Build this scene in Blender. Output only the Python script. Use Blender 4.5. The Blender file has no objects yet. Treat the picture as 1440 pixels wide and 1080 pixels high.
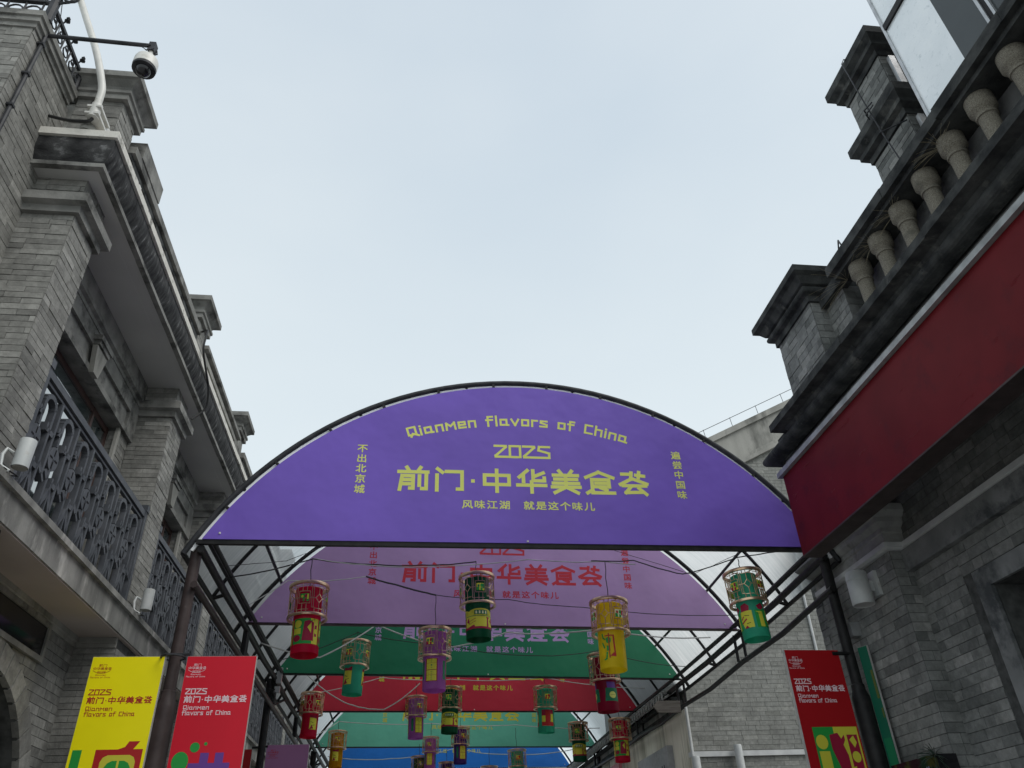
import bpy, math, random
from mathutils import Vector, Matrix
random.seed(7)
SC = bpy.context.scene
COL = SC.collection

# ------------------------------------------------------------------ camera, sky, sun
FPX = 1087.7
ROWS = ((0.9925128, -0.03520738, -0.11695631),
        (-0.11685326, -0.55239721, -0.82535001),
        (-0.03554793, 0.83283718, -0.5523754))
CAM = Vector((0, 0, 1.6))
cd = bpy.data.cameras.new('camera')
cd.lens = FPX / 1440 * 36; cd.sensor_width = 36; cd.clip_start = 0.05; cd.clip_end = 600
cam = bpy.data.objects.new('camera', cd); COL.objects.link(cam)
cam.matrix_world = Matrix.Translation(CAM) @ Matrix(ROWS).to_4x4()
SC.camera = cam

SUN_EL, SUN_AZ = math.radians(50), math.radians(128)      # azimuth clockwise from +Y
world = bpy.data.worlds.new('World'); SC.world = world; world.use_nodes = True
wn = world.node_tree.nodes; wl = world.node_tree.links
bg = wn['Background']
sky = wn.new('ShaderNodeTexSky'); sky.sky_type = 'NISHITA'; sky.sun_disc = False
sky.sun_elevation = SUN_EL; sky.sun_rotation = SUN_AZ; sky.air_density = 1.6; sky.dust_density = 4.0; sky.ozone_density = 1.0
tc = wn.new('ShaderNodeTexCoord')
mp = wn.new('ShaderNodeMapping'); mp.inputs['Scale'].default_value = (1, 1, 2.2)
ns = wn.new('ShaderNodeTexNoise'); ns.inputs['Scale'].default_value = 1.6; ns.inputs['Detail'].default_value = 5; ns.inputs['Roughness'].default_value = .45
rmp = wn.new('ShaderNodeValToRGB')
rmp.color_ramp.elements[0].position = .30; rmp.color_ramp.elements[0].color = (5.3, 6.25, 7.2, 1)
rmp.color_ramp.elements[1].position = .72; rmp.color_ramp.elements[1].color = (7.1, 7.75, 8.2, 1)
wl.new(tc.outputs['Generated'], mp.inputs[0]); wl.new(mp.outputs[0], ns.inputs[0]); wl.new(ns.outputs[0], rmp.inputs[0])
# whiter towards the horizon, as an overcast sky is
sep = wn.new('ShaderNodeSeparateXYZ'); wl.new(tc.outputs['Generated'], sep.inputs[0])
hr = wn.new('ShaderNodeMapRange'); hr.inputs['From Min'].default_value = .30; hr.inputs['From Max'].default_value = .95
hr.inputs['To Min'].default_value = 1.0; hr.inputs['To Max'].default_value = 0.0
wl.new(sep.outputs['Z'], hr.inputs['Value'])
mh = wn.new('ShaderNodeMix'); mh.data_type = 'RGBA'; mh.inputs[7].default_value = (7.7, 8.55, 8.9, 1)
wl.new(hr.outputs[0], mh.inputs[0]); wl.new(rmp.outputs[0], mh.inputs[6])
mx = wn.new('ShaderNodeMix'); mx.data_type = 'RGBA'; mx.inputs[0].default_value = .9
wl.new(sky.outputs[0], mx.inputs[6]); wl.new(mh.outputs[2], mx.inputs[7])
wl.new(mx.outputs[2], bg.inputs['Color']); bg.inputs['Strength'].default_value = 0.0905

sd = bpy.data.lights.new('sun', 'SUN'); sd.energy = 1.5; sd.angle = math.radians(40); sd.color = (1, .975, .94)
sun = bpy.data.objects.new('sun', sd); COL.objects.link(sun)
dirv = Vector((math.sin(SUN_AZ) * math.cos(SUN_EL), math.cos(SUN_AZ) * math.cos(SUN_EL), math.sin(SUN_EL)))
sun.rotation_euler = dirv.to_track_quat('Z', 'Y').to_euler()
SC.view_settings.view_transform = 'Standard'; SC.view_settings.look = 'None'
SC.view_settings.exposure = 0.27; SC.view_settings.gamma = 1.0; SC.view_settings.use_curve_mapping = False

# ------------------------------------------------------------------ materials
def newmat(name):
    m = bpy.data.materials.new(name); m.use_nodes = True
    return m, m.node_tree.nodes, m.node_tree.links, m.node_tree.nodes['Principled BSDF']

def surf(name, c1, c2=None, scale=3.0, rough=.7, metal=0.0, bump=0.0, bscale=40.0, detail=6, lo=.35, hi=.65, c3=None, s3=1.2, t3=.58, stretch=(1, 1, 1), spec=None):
    m, n, l, b = newmat(name)
    c2 = c2 or tuple(min(1, x * 1.25) for x in c1)
    g = n.new('ShaderNodeNewGeometry'); mp_ = n.new('ShaderNodeMapping'); mp_.inputs['Scale'].default_value = stretch
    l.new(g.outputs['Position'], mp_.inputs[0])
    t = n.new('ShaderNodeTexNoise'); t.inputs['Scale'].default_value = scale; t.inputs['Detail'].default_value = detail
    l.new(mp_.outputs[0], t.inputs[0])
    r = n.new('ShaderNodeValToRGB'); r.color_ramp.elements[0].position = lo; r.color_ramp.elements[1].position = hi
    r.color_ramp.elements[0].color = (*c1, 1); r.color_ramp.elements[1].color = (*c2, 1)
    l.new(t.outputs[0], r.inputs[0]); out = r.outputs[0]
    if c3:
        t2 = n.new('ShaderNodeTexNoise'); t2.inputs['Scale'].default_value = s3; t2.inputs['Detail'].default_value = 8; t2.inputs['Roughness'].default_value = .65
        l.new(mp_.outputs[0], t2.inputs[0])
        r2 = n.new('ShaderNodeValToRGB'); r2.color_ramp.elements[0].position = t3 - .06; r2.color_ramp.elements[1].position = t3 + .08
        l.new(t2.outputs[0], r2.inputs[0])
        x = n.new('ShaderNodeMix'); x.data_type = 'RGBA'; x.inputs[7].default_value = (*c3, 1)
        l.new(r2.outputs[0], x.inputs[0]); l.new(out, x.inputs[6]); out = x.outputs[2]
    l.new(out, b.inputs['Base Color'])
    b.inputs['Roughness'].default_value = rough; b.inputs['Metallic'].default_value = metal
    if spec is None and rough >= .7: spec = .12
    if spec is not None: b.inputs['Specular IOR Level'].default_value = spec
    if bump:
        t4 = n.new('ShaderNodeTexNoise'); t4.inputs['Scale'].default_value = bscale; t4.inputs['Detail'].default_value = 5
        l.new(mp_.outputs[0], t4.inputs[0])
        bp = n.new('ShaderNodeBump'); bp.inputs['Strength'].default_value = bump; bp.inputs['Distance'].default_value = .01
        l.new(t4.outputs[0], bp.inputs['Height']); l.new(bp.outputs[0], b.inputs['Normal'])
    return m

def brickmat(name, dark, mid, light, stain, stain_t=.56, streak=(1, 1, 1)):
    m, n, l, b = newmat(name)
    g = n.new('ShaderNodeNewGeometry'); oi = n.new('ShaderNodeObjectInfo')
    ad = n.new('ShaderNodeMath'); ad.operation = 'MULTIPLY_ADD'; ad.inputs[1].default_value = 7.31
    l.new(g.outputs['Random Per Island'], ad.inputs[0]); l.new(oi.outputs['Random'], ad.inputs[2])
    wnz = n.new('ShaderNodeTexWhiteNoise'); wnz.noise_dimensions = '1D'; l.new(ad.outputs[0], wnz.inputs['W'])
    r = n.new('ShaderNodeValToRGB'); e = r.color_ramp.elements
    e[0].position = 0; e[0].color = (*dark, 1); e[1].position = 1; e[1].color = (*light, 1)
    k = e.new(.45); k.color = (*mid, 1); k = e.new(.15); k.color = tuple((a + 2 * c) / 3 for a, c in zip(dark, mid)) + (1,)
    k = e.new(.85); k.color = tuple((a * 1 + 2 * c) / 3 for a, c in zip(light, mid)) + (1,)
    l.new(wnz.outputs['Value'], r.inputs[0])
    t = n.new('ShaderNodeTexNoise'); t.inputs['Scale'].default_value = 14; t.inputs['Detail'].default_value = 8; t.inputs['Roughness'].default_value = .7
    l.new(g.outputs['Position'], t.inputs[0])
    mr = n.new('ShaderNodeMapRange'); mr.inputs['From Min'].default_value = .3; mr.inputs['From Max'].default_value = .7
    mr.inputs['To Min'].default_value = .72; mr.inputs['To Max'].default_value = 1.26
    l.new(t.outputs[0], mr.inputs[0])
    ml = n.new('ShaderNodeMix'); ml.data_type = 'RGBA'; ml.blend_type = 'MULTIPLY'; ml.inputs[0].default_value = 1
    l.new(r.outputs[0], ml.inputs[6]); l.new(mr.outputs[0], ml.inputs[7])
    mp_ = n.new('ShaderNodeMapping'); mp_.inputs['Scale'].default_value = streak; l.new(g.outputs['Position'], mp_.inputs[0])
    t2 = n.new('ShaderNodeTexNoise'); t2.inputs['Scale'].default_value = 1.7; t2.inputs['Detail'].default_value = 9; t2.inputs['Roughness'].default_value = .68
    l.new(mp_.outputs[0], t2.inputs[0])
    r2 = n.new('ShaderNodeValToRGB'); r2.color_ramp.elements[0].position = stain_t - .07; r2.color_ramp.elements[1].position = stain_t + .12
    r2.color_ramp.elements[1].color = (.8, .8, .8, 1)
    l.new(t2.outputs[0], r2.inputs[0])
    x = n.new('ShaderNodeMix'); x.data_type = 'RGBA'; x.inputs[7].default_value = (*stain, 1)
    l.new(r2.outputs[0], x.inputs[0]); l.new(ml.outputs[2], x.inputs[6]); l.new(x.outputs[2], b.inputs['Base Color'])
    b.inputs['Roughness'].default_value = .92; b.inputs['Specular IOR Level'].default_value = .1
    t3 = n.new('ShaderNodeTexNoise'); t3.inputs['Scale'].default_value = 60; t3.inputs['Detail'].default_value = 5
    l.new(g.outputs['Position'], t3.inputs[0])
    bp = n.new('ShaderNodeBump'); bp.inputs['Strength'].default_value = .5; bp.inputs['Distance'].default_value = .006
    l.new(t3.outputs[0], bp.inputs['Height']); l.new(bp.outputs[0], b.inputs['Normal'])
    return m

M = {}
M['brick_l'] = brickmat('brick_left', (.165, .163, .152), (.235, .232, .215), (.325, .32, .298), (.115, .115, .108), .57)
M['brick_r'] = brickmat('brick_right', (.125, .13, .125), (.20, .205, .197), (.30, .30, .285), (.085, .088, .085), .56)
M['brick_g'] = brickmat('brick_gable', (.195, .197, .18), (.24, .242, .225), (.30, .30, .275), (.15, .15, .14), .57)
M['mortar'] = surf('mortar', (.12, .12, .113), (.17, .168, .16), 9, .95)
M['mortar_g'] = surf('mortar_gable', (.13, .13, .12), (.17, .168, .16), 9, .95)
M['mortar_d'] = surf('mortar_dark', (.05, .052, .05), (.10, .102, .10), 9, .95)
M['stone_l'] = surf('weathered_stone', (.165, .165, .155), (.265, .262, .245), 5, .9, bump=.4, c3=(.07, .07, .066), s3=2.6, t3=.57)
M['stone_cap'] = surf('grey_cap_stone', (.27, .272, .265), (.37, .37, .355), 5, .9, bump=.4, c3=(.14, .14, .135), s3=3, t3=.6)
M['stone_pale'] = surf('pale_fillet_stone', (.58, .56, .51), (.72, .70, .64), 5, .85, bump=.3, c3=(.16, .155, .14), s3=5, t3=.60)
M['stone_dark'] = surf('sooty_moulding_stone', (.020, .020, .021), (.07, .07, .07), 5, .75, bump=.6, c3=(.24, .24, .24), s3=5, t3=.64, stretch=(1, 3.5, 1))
M['stone_black'] = surf('blackened_ledge_stone', (.028, .03, .031), (.075, .078, .076), 6, .9, bump=.6, c3=(.13, .13, .12), s3=4, t3=.64)
M['concrete_strip'] = surf('streaked_concrete', (.15, .15, .142), (.28, .277, .26), 3.5, .9, bump=.4, c3=(.46, .45, .42), s3=2.4, t3=.60, stretch=(1, 1.3, .5))
M['concrete_w'] = surf('stained_concrete', (.24, .237, .217), (.34, .333, .305), 2.5, .92, bump=.4, c3=(.11, .11, .10), s3=1.3, t3=.56, stretch=(1, 1, .35))
M['terrazzo'] = surf('granular_terrazzo', (.135, .122, .098), (.27, .25, .205), 150, .9, bump=.5, bscale=200, lo=.4, hi=.6, c3=(.12, .115, .095), s3=5, t3=.62)
M['soffit_grey'] = surf('grey_painted_soffit', (.46, .455, .445), (.52, .515, .50), 1.2, .85)
M['soffit_brown'] = surf('brownish_soffit', (.38, .33, .295), (.46, .40, .36), 1.0, .85)
M['panel_wall'] = surf('smooth_render', (.16, .165, .165), (.24, .245, .245), 3, .85, bump=.3, c3=(.07, .075, .078), s3=2.2, t3=.55)
M['railing'] = surf('grey_painted_iron', (.055, .06, .07), (.09, .095, .107), 6, .6, bump=.15, spec=.25)
M['iron_dark'] = surf('dark_iron', (.022, .024, .027), (.05, .05, .055), 8, .55, spec=.25)
M['steel_black'] = surf('black_painted_steel', (.008, .008, .009), (.02, .019, .019), 10, .5, spec=.22)
M['steel_brown'] = surf('dark_brown_painted_steel', (.040, .028, .027), (.062, .045, .043), 7, .5, spec=.25, c3=(.09, .072, .068), s3=9, t3=.66)
M['red_box'] = surf('maroon_paint', (.115, .007, .010), (.145, .010, .014), 2.2, .5, bump=.45, bscale=5, c3=(.09, .008, .012), s3=3, t3=.6, spec=.12)
def maroon(m):
    n = m.node_tree.nodes; l = m.node_tree.links; b = n['Principled BSDF']
    g = n.new('ShaderNodeNewGeometry'); mp_ = n.new('ShaderNodeMapping'); mp_.inputs['Scale'].default_value = (1, .45, 1.6); l.new(g.outputs['Position'], mp_.inputs[0])
    t = n.new('ShaderNodeTexNoise'); t.inputs['Scale'].default_value = 5; t.inputs['Detail'].default_value = 10; t.inputs['Roughness'].default_value = .6; l.new(mp_.outputs[0], t.inputs[0])
    r = n.new('ShaderNodeValToRGB'); r.color_ramp.elements[0].position = .63; r.color_ramp.elements[1].position = .67; l.new(t.outputs[0], r.inputs[0])
    bp = n.new('ShaderNodeBump'); bp.inputs['Strength'].default_value = .5; bp.inputs['Distance'].default_value = .006
    l.new(r.outputs[0], bp.inputs['Height']); l.new(bp.outputs[0], b.inputs['Normal'])
maroon(M['red_box'])
M['flash'] = surf('zinc_flashing', (.26, .27, .27), (.42, .43, .43), 6, .45, .3)
M['white_strip'] = surf('white_painted_strip', (.44, .45, .45), (.56, .57, .56), 4, .6)
M['lamp_white'] = surf('off_white_enamel', (.42, .44, .435), (.52, .53, .52), 5, .45, c3=(.36, .35, .32), s3=7, t3=.66)
M['cam_white'] = surf('aged_white_plastic', (.55, .54, .50), (.66, .65, .61), 6, .4, c3=(.42, .40, .34), s3=6, t3=.62)
M['black_glass'] = surf('black_glass', (.01, .01, .012), (.015, .015, .018), 5, .08)
M['window_glass'] = surf('window_glass', (.030, .045, .048), (.05, .065, .068), 1.2, .05, spec=1.0)
M['window_glass'].node_tree.nodes['Principled BSDF'].inputs['IOR'].default_value = 3.0
M['window_brown'] = surf('brown_window_frame', (.055, .030, .026), (.085, .045, .038), 6, .5)  # brown frame paint, darkened to include the shadow under the soffit
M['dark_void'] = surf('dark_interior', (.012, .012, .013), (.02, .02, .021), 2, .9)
M['frost'] = surf('frosted_glass_panel', (.78, .83, .85), (.88, .92, .93), 2.5, .2, bump=.3, bscale=30, c3=(.60, .66, .68), s3=14, t3=.62, spec=1.0)
M['frost'].node_tree.nodes['Principled BSDF'].inputs['IOR'].default_value = 2.0
M['dark_glass'] = surf('dark_tinted_glass', (.02, .028, .03), (.035, .045, .047), 1.5, .12, spec=.5)
M['aluminium'] = surf('aluminium_frame', (.40, .41, .42), (.55, .56, .57), 8, .35, .6)
M['gold'] = surf('antique_gold_metal', (.50, .33, .21), (.72, .50, .33), 9, .30, .8)
M['cream'] = surf('cream_render', (.76, .72, .60), (.84, .80, .69), 2, .9, c3=(.42, .40, .32), s3=1.7, t3=.56, stretch=(1, 2.2, .22))
M['tile'] = surf('grey_roof_tile', (.2, .2, .195), (.32, .32, .31), 9, .9, c3=(.42, .42, .4), s3=5, t3=.60)
M['wood'] = surf('weathered_plank', (.12, .105, .09), (.19, .17, .15), 4, .85, stretch=(1, 1, 12))
M['cable_black'] = surf('black_cable', (.012, .012, .012), (.02, .02, .02), 5, .6)
M['cable_white'] = surf('white_cable', (.42, .42, .40), (.55, .55, .52), 5, .6)
M['ground'] = surf('grey_stone_paving', (.30, .295, .285), (.40, .395, .38), 3, .85, bump=.3)
M['plaque'] = surf('grey_stone_plaque', (.34, .345, .355), (.42, .425, .43), 12, .85)

def paint(name, c, rough=.45, var=.12, scale=1.5, trans=0.0, bump=.08, bscale=3.0):
    m, n, l, b = newmat(name)
    g = n.new('ShaderNodeNewGeometry')
    t = n.new('ShaderNodeTexNoise'); t.inputs['Scale'].default_value = scale; t.inputs['Detail'].default_value = 6
    l.new(g.outputs['Position'], t.inputs[0])
    mr = n.new('ShaderNodeMapRange'); mr.inputs['From Min'].default_value = .3; mr.inputs['From Max'].default_value = .7
    mr.inputs['To Min'].default_value = 1 - var; mr.inputs['To Max'].default_value = 1 + var
    l.new(t.outputs[0], mr.inputs[0])
    x = n.new('ShaderNodeMix'); x.data_type = 'RGBA'; x.blend_type = 'MULTIPLY'; x.inputs[0].default_value = 1
    x.inputs[6].default_value = (*c, 1); l.new(mr.outputs[0], x.inputs[7]); l.new(x.outputs[2], b.inputs['Base Color'])
    b.inputs['Roughness'].default_value = rough; b.inputs['Specular IOR Level'].default_value = .28
    if bump:
        t3 = n.new('ShaderNodeTexNoise'); t3.inputs['Scale'].default_value = bscale; t3.inputs['Detail'].default_value = 3
        l.new(g.outputs['Position'], t3.inputs[0])
        bp = n.new('ShaderNodeBump'); bp.inputs['Strength'].default_value = bump; bp.inputs['Distance'].default_value = .05
        l.new(t3.outputs[0], bp.inputs['Height']); l.new(bp.outputs[0], b.inputs['Normal'])
    if trans:
        tr = n.new('ShaderNodeBsdfTranslucent'); l.new(x.outputs[2], tr.inputs[0])
        ms = n.new('ShaderNodeMixShader'); ms.inputs[0].default_value = trans
        l.new(b.outputs[0], ms.inputs[1]); l.new(tr.outputs[0], ms.inputs[2])
        l.new(ms.outputs[0], n['Material Output'].inputs[0])
    return m

BAN = dict(violet=(.165, .095, .48), mauve=(.39, .24, .45), green=(.010, .15, .07), red=(.50, .025, .05), teal=(.14, .52, .37), blue=(.02, .17, .60))
for k, c in BAN.items(): M['ban_' + k] = paint('banner_' + k, c, .42, .09, 1.1, bump=.55, bscale=1.5)
INK = dict(lime=(.66, .68, .16), red=(.50, .03, .05), lilac=(.40, .26, .50), yellow=(.60, .56, .05), dark_red=(.42, .02, .02), white_pink=(.80, .62, .66),
           green=(.02, .30, .05), purple=(.14, .05, .28), ywhite=(.72, .70, .40), dgreen=(.01, .16, .07), black=(.02, .02, .02), blue_white=(.30, .36, .50), orange=(.5, .16, .03), dull_orange=(.10, .12, .03), crimson=(.30, .01, .04))
for k, c in INK.items(): M['ink_' + k] = paint('ink_' + k, c, .5, .05, bump=0)
M['sheet_edge'] = surf('white_sheet_edge', (.80, .81, .82), (.88, .89, .9), 5, .5)
M['sign_yellow'] = paint('sign_yellow', (.93, .82, .003), .42, .05)
M['sign_red'] = paint('sign_red', (.62, .004, .022), .42, .06)
M['sign_red_dark'] = paint('sign_red_dull', (.36, .006, .010), .42, .06)
M['sign_green'] = paint('sign_green', (.008, .11, .065), .42, .06)
M['sign_mauve'] = paint('sign_mauve', (.36, .16, .32), .42, .06)
M['sign_edge'] = surf('foam_board_edge', (.42, .41, .39), (.52, .51, .49), 6, .7)
LAN = dict(red=(.80, .02, .09), dkgreen=(.014, .17, .08), purple=(.62, .22, .64), teal=(.08, .62, .42), yellow=(.95, .80, .04), crimson=(.42, .015, .06), blue=(.15, .07, .38), amber=(.72, .40, .01))
for k, c in LAN.items(): M['lan_' + k] = paint('lantern_film_' + k, c, .35, .08, 6, trans=.6, bump=0)

def roof_sheet_mat():
    m, n, l, b = newmat('polycarbonate_sheet')
    g = n.new('ShaderNodeNewGeometry'); mp_ = n.new('ShaderNodeMapping'); mp_.inputs['Scale'].default_value = (.35, 9, .35)
    l.new(g.outputs['Position'], mp_.inputs[0])
    t = n.new('ShaderNodeTexNoise'); t.inputs['Scale'].default_value = 2.4; t.inputs['Detail'].default_value = 7; t.inputs['Roughness'].default_value = .7
    l.new(mp_.outputs[0], t.inputs[0])
    r = n.new('ShaderNodeValToRGB'); r.color_ramp.elements[0].position = .33; r.color_ramp.elements[1].position = .72
    r.color_ramp.elements[0].color = (.70, .74, .75, 1); r.color_ramp.elements[1].color = (1, 1, 1, 1)
    l.new(t.outputs[0], r.inputs[0])
    tr = n.new('ShaderNodeBsdfTranslucent'); l.new(r.outputs[0], tr.inputs[0])
    tp = n.new('ShaderNodeBsdfTransparent'); tp.inputs[0].default_value = (.8, .85, .86, 1)
    b.inputs['Base Color'].default_value = (.5, .52, .53, 1); b.inputs['Roughness'].default_value = .3
    a = n.new('ShaderNodeMixShader'); a.inputs[0].default_value = .92; l.new(b.outputs[0], a.inputs[1]); l.new(tr.outputs[0], a.inputs[2])
    c = n.new('ShaderNodeMixShader'); c.inputs[0].default_value = .3; l.new(a.outputs[0], c.inputs[1]); l.new(tp.outputs[0], c.inputs[2])
    l.new(c.outputs[0], n['Material Output'].inputs[0])
    return m
M['sheet'] = roof_sheet_mat()

# ------------------------------------------------------------------ mesh helpers
ORG = {}
def thing(name, label, cat, loc=(0, 0, 0), group=None):
    o = bpy.data.objects.new(name, None); COL.objects.link(o); o.location = loc; o.empty_display_size = .2
    o['label'] = label; o['category'] = cat
    if group: o['group'] = group
    ORG[o.name] = Vector(loc)
    return o

class MB:
    def __init__(s): s.v = []; s.f = []; s.sm = []
    def add(s, vs, fs, smooth=False):
        k = len(s.v); s.v += [tuple(p) for p in vs]; s.f += [tuple(i + k for i in f) for f in fs]; s.sm += [smooth] * len(fs); return s
    def box(s, x0, x1, y0, y1, z0, z1):
        v = [(x, y, z) for x in (x0, x1) for y in (y0, y1) for z in (z0, z1)]
        return s.add(v, [(0, 1, 3, 2), (4, 6, 7, 5), (0, 4, 5, 1), (2, 3, 7, 6), (0, 2, 6, 4), (1, 5, 7, 3)])
    def prism(s, pts, vec):
        n = len(pts); vec = Vector(vec); a = [Vector(p) for p in pts]; b = [p + vec for p in a]
        fs = [tuple(range(n))[::-1], tuple(range(n, 2 * n))] + [(i, (i + 1) % n, n + (i + 1) % n, n + i) for i in range(n)]
        return s.add(a + b, fs)
    def bar(s, p, q, w, h=None, up=(0, 0, 1)):
        h = h or w; p = Vector(p); q = Vector(q); d = (q - p).normalized(); up = Vector(up)
        if abs(d.dot(up)) > .98: up = Vector((0, 1, 0))
        a = d.cross(up).normalized() * w / 2; b = a.cross(d).normalized() * h / 2
        v = [e + i * a + j * b for e in (p, q) for i, j in ((-1, -1), (1, -1), (1, 1), (-1, 1))]
        return s.add(v, [(3, 2, 1, 0), (4, 5, 6, 7), (0, 1, 5, 4), (1, 2, 6, 5), (2, 3, 7, 6), (3, 0, 4, 7)])
    def tube(s, path, r, n=8, cap=True, rect=None):
        P = [Vector(p) for p in path]; vs = []; up = None
        for i, p in enumerate(P):
            d = (P[min(i + 1, len(P) - 1)] - P[max(i - 1, 0)]).normalized()
            if up is None:
                up = Vector((0, 0, 1)) if abs(d.z) < .9 else Vector((0, 1, 0))
            a = d.cross(up).normalized(); b = a.cross(d).normalized(); up = b
            for k in range(n):
                t = 2 * math.pi * (k + .5) / n; vs.append(p + a * math.cos(t) * r + b * math.sin(t) * r)
        fs = []
        for i in range(len(P) - 1):
            for k in range(n):
                fs.append((i * n + k, i * n + (k + 1) % n, (i + 1) * n + (k + 1) % n, (i + 1) * n + k))
        s.add(vs, fs, n > 5)
        if cap:
            k0 = len(s.v) - len(vs)
            s.f += [tuple(k0 + i for i in range(n))[::-1], tuple(k0 + len(vs) - n + i for i in range(n))]; s.sm += [False, False]
        return s
    def lathe(s, c, prof, n=16, smooth=True):
        c = Vector(c); vs = []; fs = []
        for r, z in prof:
            for k in range(n):
                t = 2 * math.pi * k / n; vs.append(c + Vector((r * math.cos(t), r * math.sin(t), z)))
        for i in range(len(prof) - 1):
            for k in range(n): fs.append((i * n + k, i * n + (k + 1) % n, (i + 1) * n + (k + 1) % n, (i + 1) * n + k))
        s.add(vs, fs, smooth); k0 = len(s.v) - len(vs)
        if prof[0][0] > 1e-4: s.f.append(tuple(k0 + i for i in range(n))[::-1]); s.sm.append(False)
        if prof[-1][0] > 1e-4: s.f.append(tuple(k0 + len(vs) - n + i for i in range(n))); s.sm.append(False)
        return s
    def sweep(s, path, prof, closed=False):
        """path: xy corners, outward = right of travel. prof: (out, z) closed loop."""
        P = [Vector((p[0], p[1])) for p in path]; N = len(P); vs = []
        def rn(a, b):
            d = (b - a).normalized(); return Vector((d.y, -d.x))
        for i in range(N):
            if closed or 0 < i < N - 1:
                n1 = rn(P[i - 1], P[i]); n2 = rn(P[i], P[(i + 1) % N]); m = (n1 + n2); m = m / max(m.dot(n1), .2)
            elif i == 0: m = rn(P[0], P[1])
            else: m = rn(P[-2], P[-1])
            for o, z in prof: vs.append((P[i].x + m.x * o, P[i].y + m.y * o, z))
        k = len(prof); fs = []
        for i in range(N if closed else N - 1):
            j = (i + 1) % N
            for a in range(k): b = (a + 1) % k; fs.append((i * k + a, i * k + b, j * k + b, j * k + a))
        if not closed: fs += [tuple(range(k))[::-1], tuple((N - 1) * k + a for a in range(k))]
        return s.add(vs, fs)
    def build(s, name, mat, parent=None, local=False, **props):
        me = bpy.data.meshes.new(name)
        o = bpy.data.objects.new(name, me)
        off = Vector((0, 0, 0))
        if parent is not None and not local: off = ORG[parent.name]
        me.from_pydata([tuple(Vector(p) - off) for p in s.v], [], s.f)
        for p, f in zip(me.polygons, s.sm): p.use_smooth = f
        me.materials.append(M[mat] if isinstance(mat, str) else mat); me.update()
        if any(s.sm): me.set_sharp_from_angle(angle=math.radians(38))
        COL.objects.link(o)
        if parent is not None: o.parent = parent
        ORG[o.name] = off
        for k, v in props.items(): o[k] = v
        return o

def smooth(P, n=5):
    P = [Vector(p) for p in P]; out = []
    for i in range(len(P) - 1):
        a, b, c, d = P[max(i - 1, 0)], P[i], P[i + 1], P[min(i + 2, len(P) - 1)]
        for k in range(n):
            t = k / n; out.append(.5 * ((2 * b) + (c - a) * t + (2 * a - 5 * b + 4 * c - d) * t * t + (3 * b - a - 3 * c + d) * t ** 3))
    return out + [P[-1]]

def solo(mb, name, mat, label, cat, group=None, kind=None):
    """a thing that is a single mesh, its origin at its base"""
    xs = [p[0] for p in mb.v]; ys = [p[1] for p in mb.v]; zs = [p[2] for p in mb.v]
    c = Vector(((min(xs) + max(xs)) / 2, (min(ys) + max(ys)) / 2, min(zs)))
    mb.v = [tuple(Vector(p) - c) for p in mb.v]
    o = mb.build(name, mat); o.location = c; ORG[o.name] = c
    if label: o['label'] = label
    if cat: o['category'] = cat
    if group: o['group'] = group
    if kind: o['kind'] = kind
    return o

def copy_tree(o, parent=None):
    c = o.copy(); COL.objects.link(c); c.parent = parent
    for ch in o.children: copy_tree(ch, c)
    return c

def in_view(p, m=170):
    q = Vector(p) - CAM
    c = Vector((sum(q[i] * ROWS[i][k] for i in range(3)) for k in range(3)))
    if c.z > -.3: return False
    x = 720 + FPX * c.x / -c.z; y = 540 - FPX * c.y / -c.z
    return -m < x < 1440 + m and -m < y < 1080 + m

# --- bricks: every face course by course, the nearest 300 of a building as objects
BR = {}
def bricks(key, axis, c, sgn, u0, u1, z0, z1, holes=(), L=.30, H=.063, gap=.0055, proud=.007, parent=None):
    """axis 'x': wall plane x=c, u runs along y; axis 'y': plane y=c, u along x. holes: f(z)->(a,b) or None"""
    nz = max(1, round((z1 - z0) / H)); H = (z1 - z0) / nz
    for k in range(nz):
        za = z0 + k * H; zm = za + H / 2
        iv = [(u0, u1)]
        for h in holes:
            r = h(zm)
            if r:
                nv = []
                for a, b in iv:
                    if r[1] <= a or r[0] >= b: nv.append((a, b)); continue
                    if r[0] > a: nv.append((a, r[0]))
                    if r[1] < b: nv.append((r[1], b))
                iv = nv
        for a, b in iv:
            u = a - (L / 2 if k % 2 else 0) - random.uniform(0, .04); first = True
            while u < b - .012:
                w = L * random.choice((1, 1, 1, 1, .5, .98, 1.02)); e = u + w
                if b - e < .04: e = b
                ua, ub = max(u, a), min(e, b); u = e
                if ub - ua < .03: continue
                um = (ua + ub) / 2; pr = proud * random.uniform(.45, 1.5)
                g0 = gap / 2
                p = (c, um, zm) if axis == 'x' else (um, c, zm)
                if not in_view(p): continue
                BR.setdefault(key, []).append((axis, p, ub - ua - gap, H - gap, pr, sgn, parent))

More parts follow.
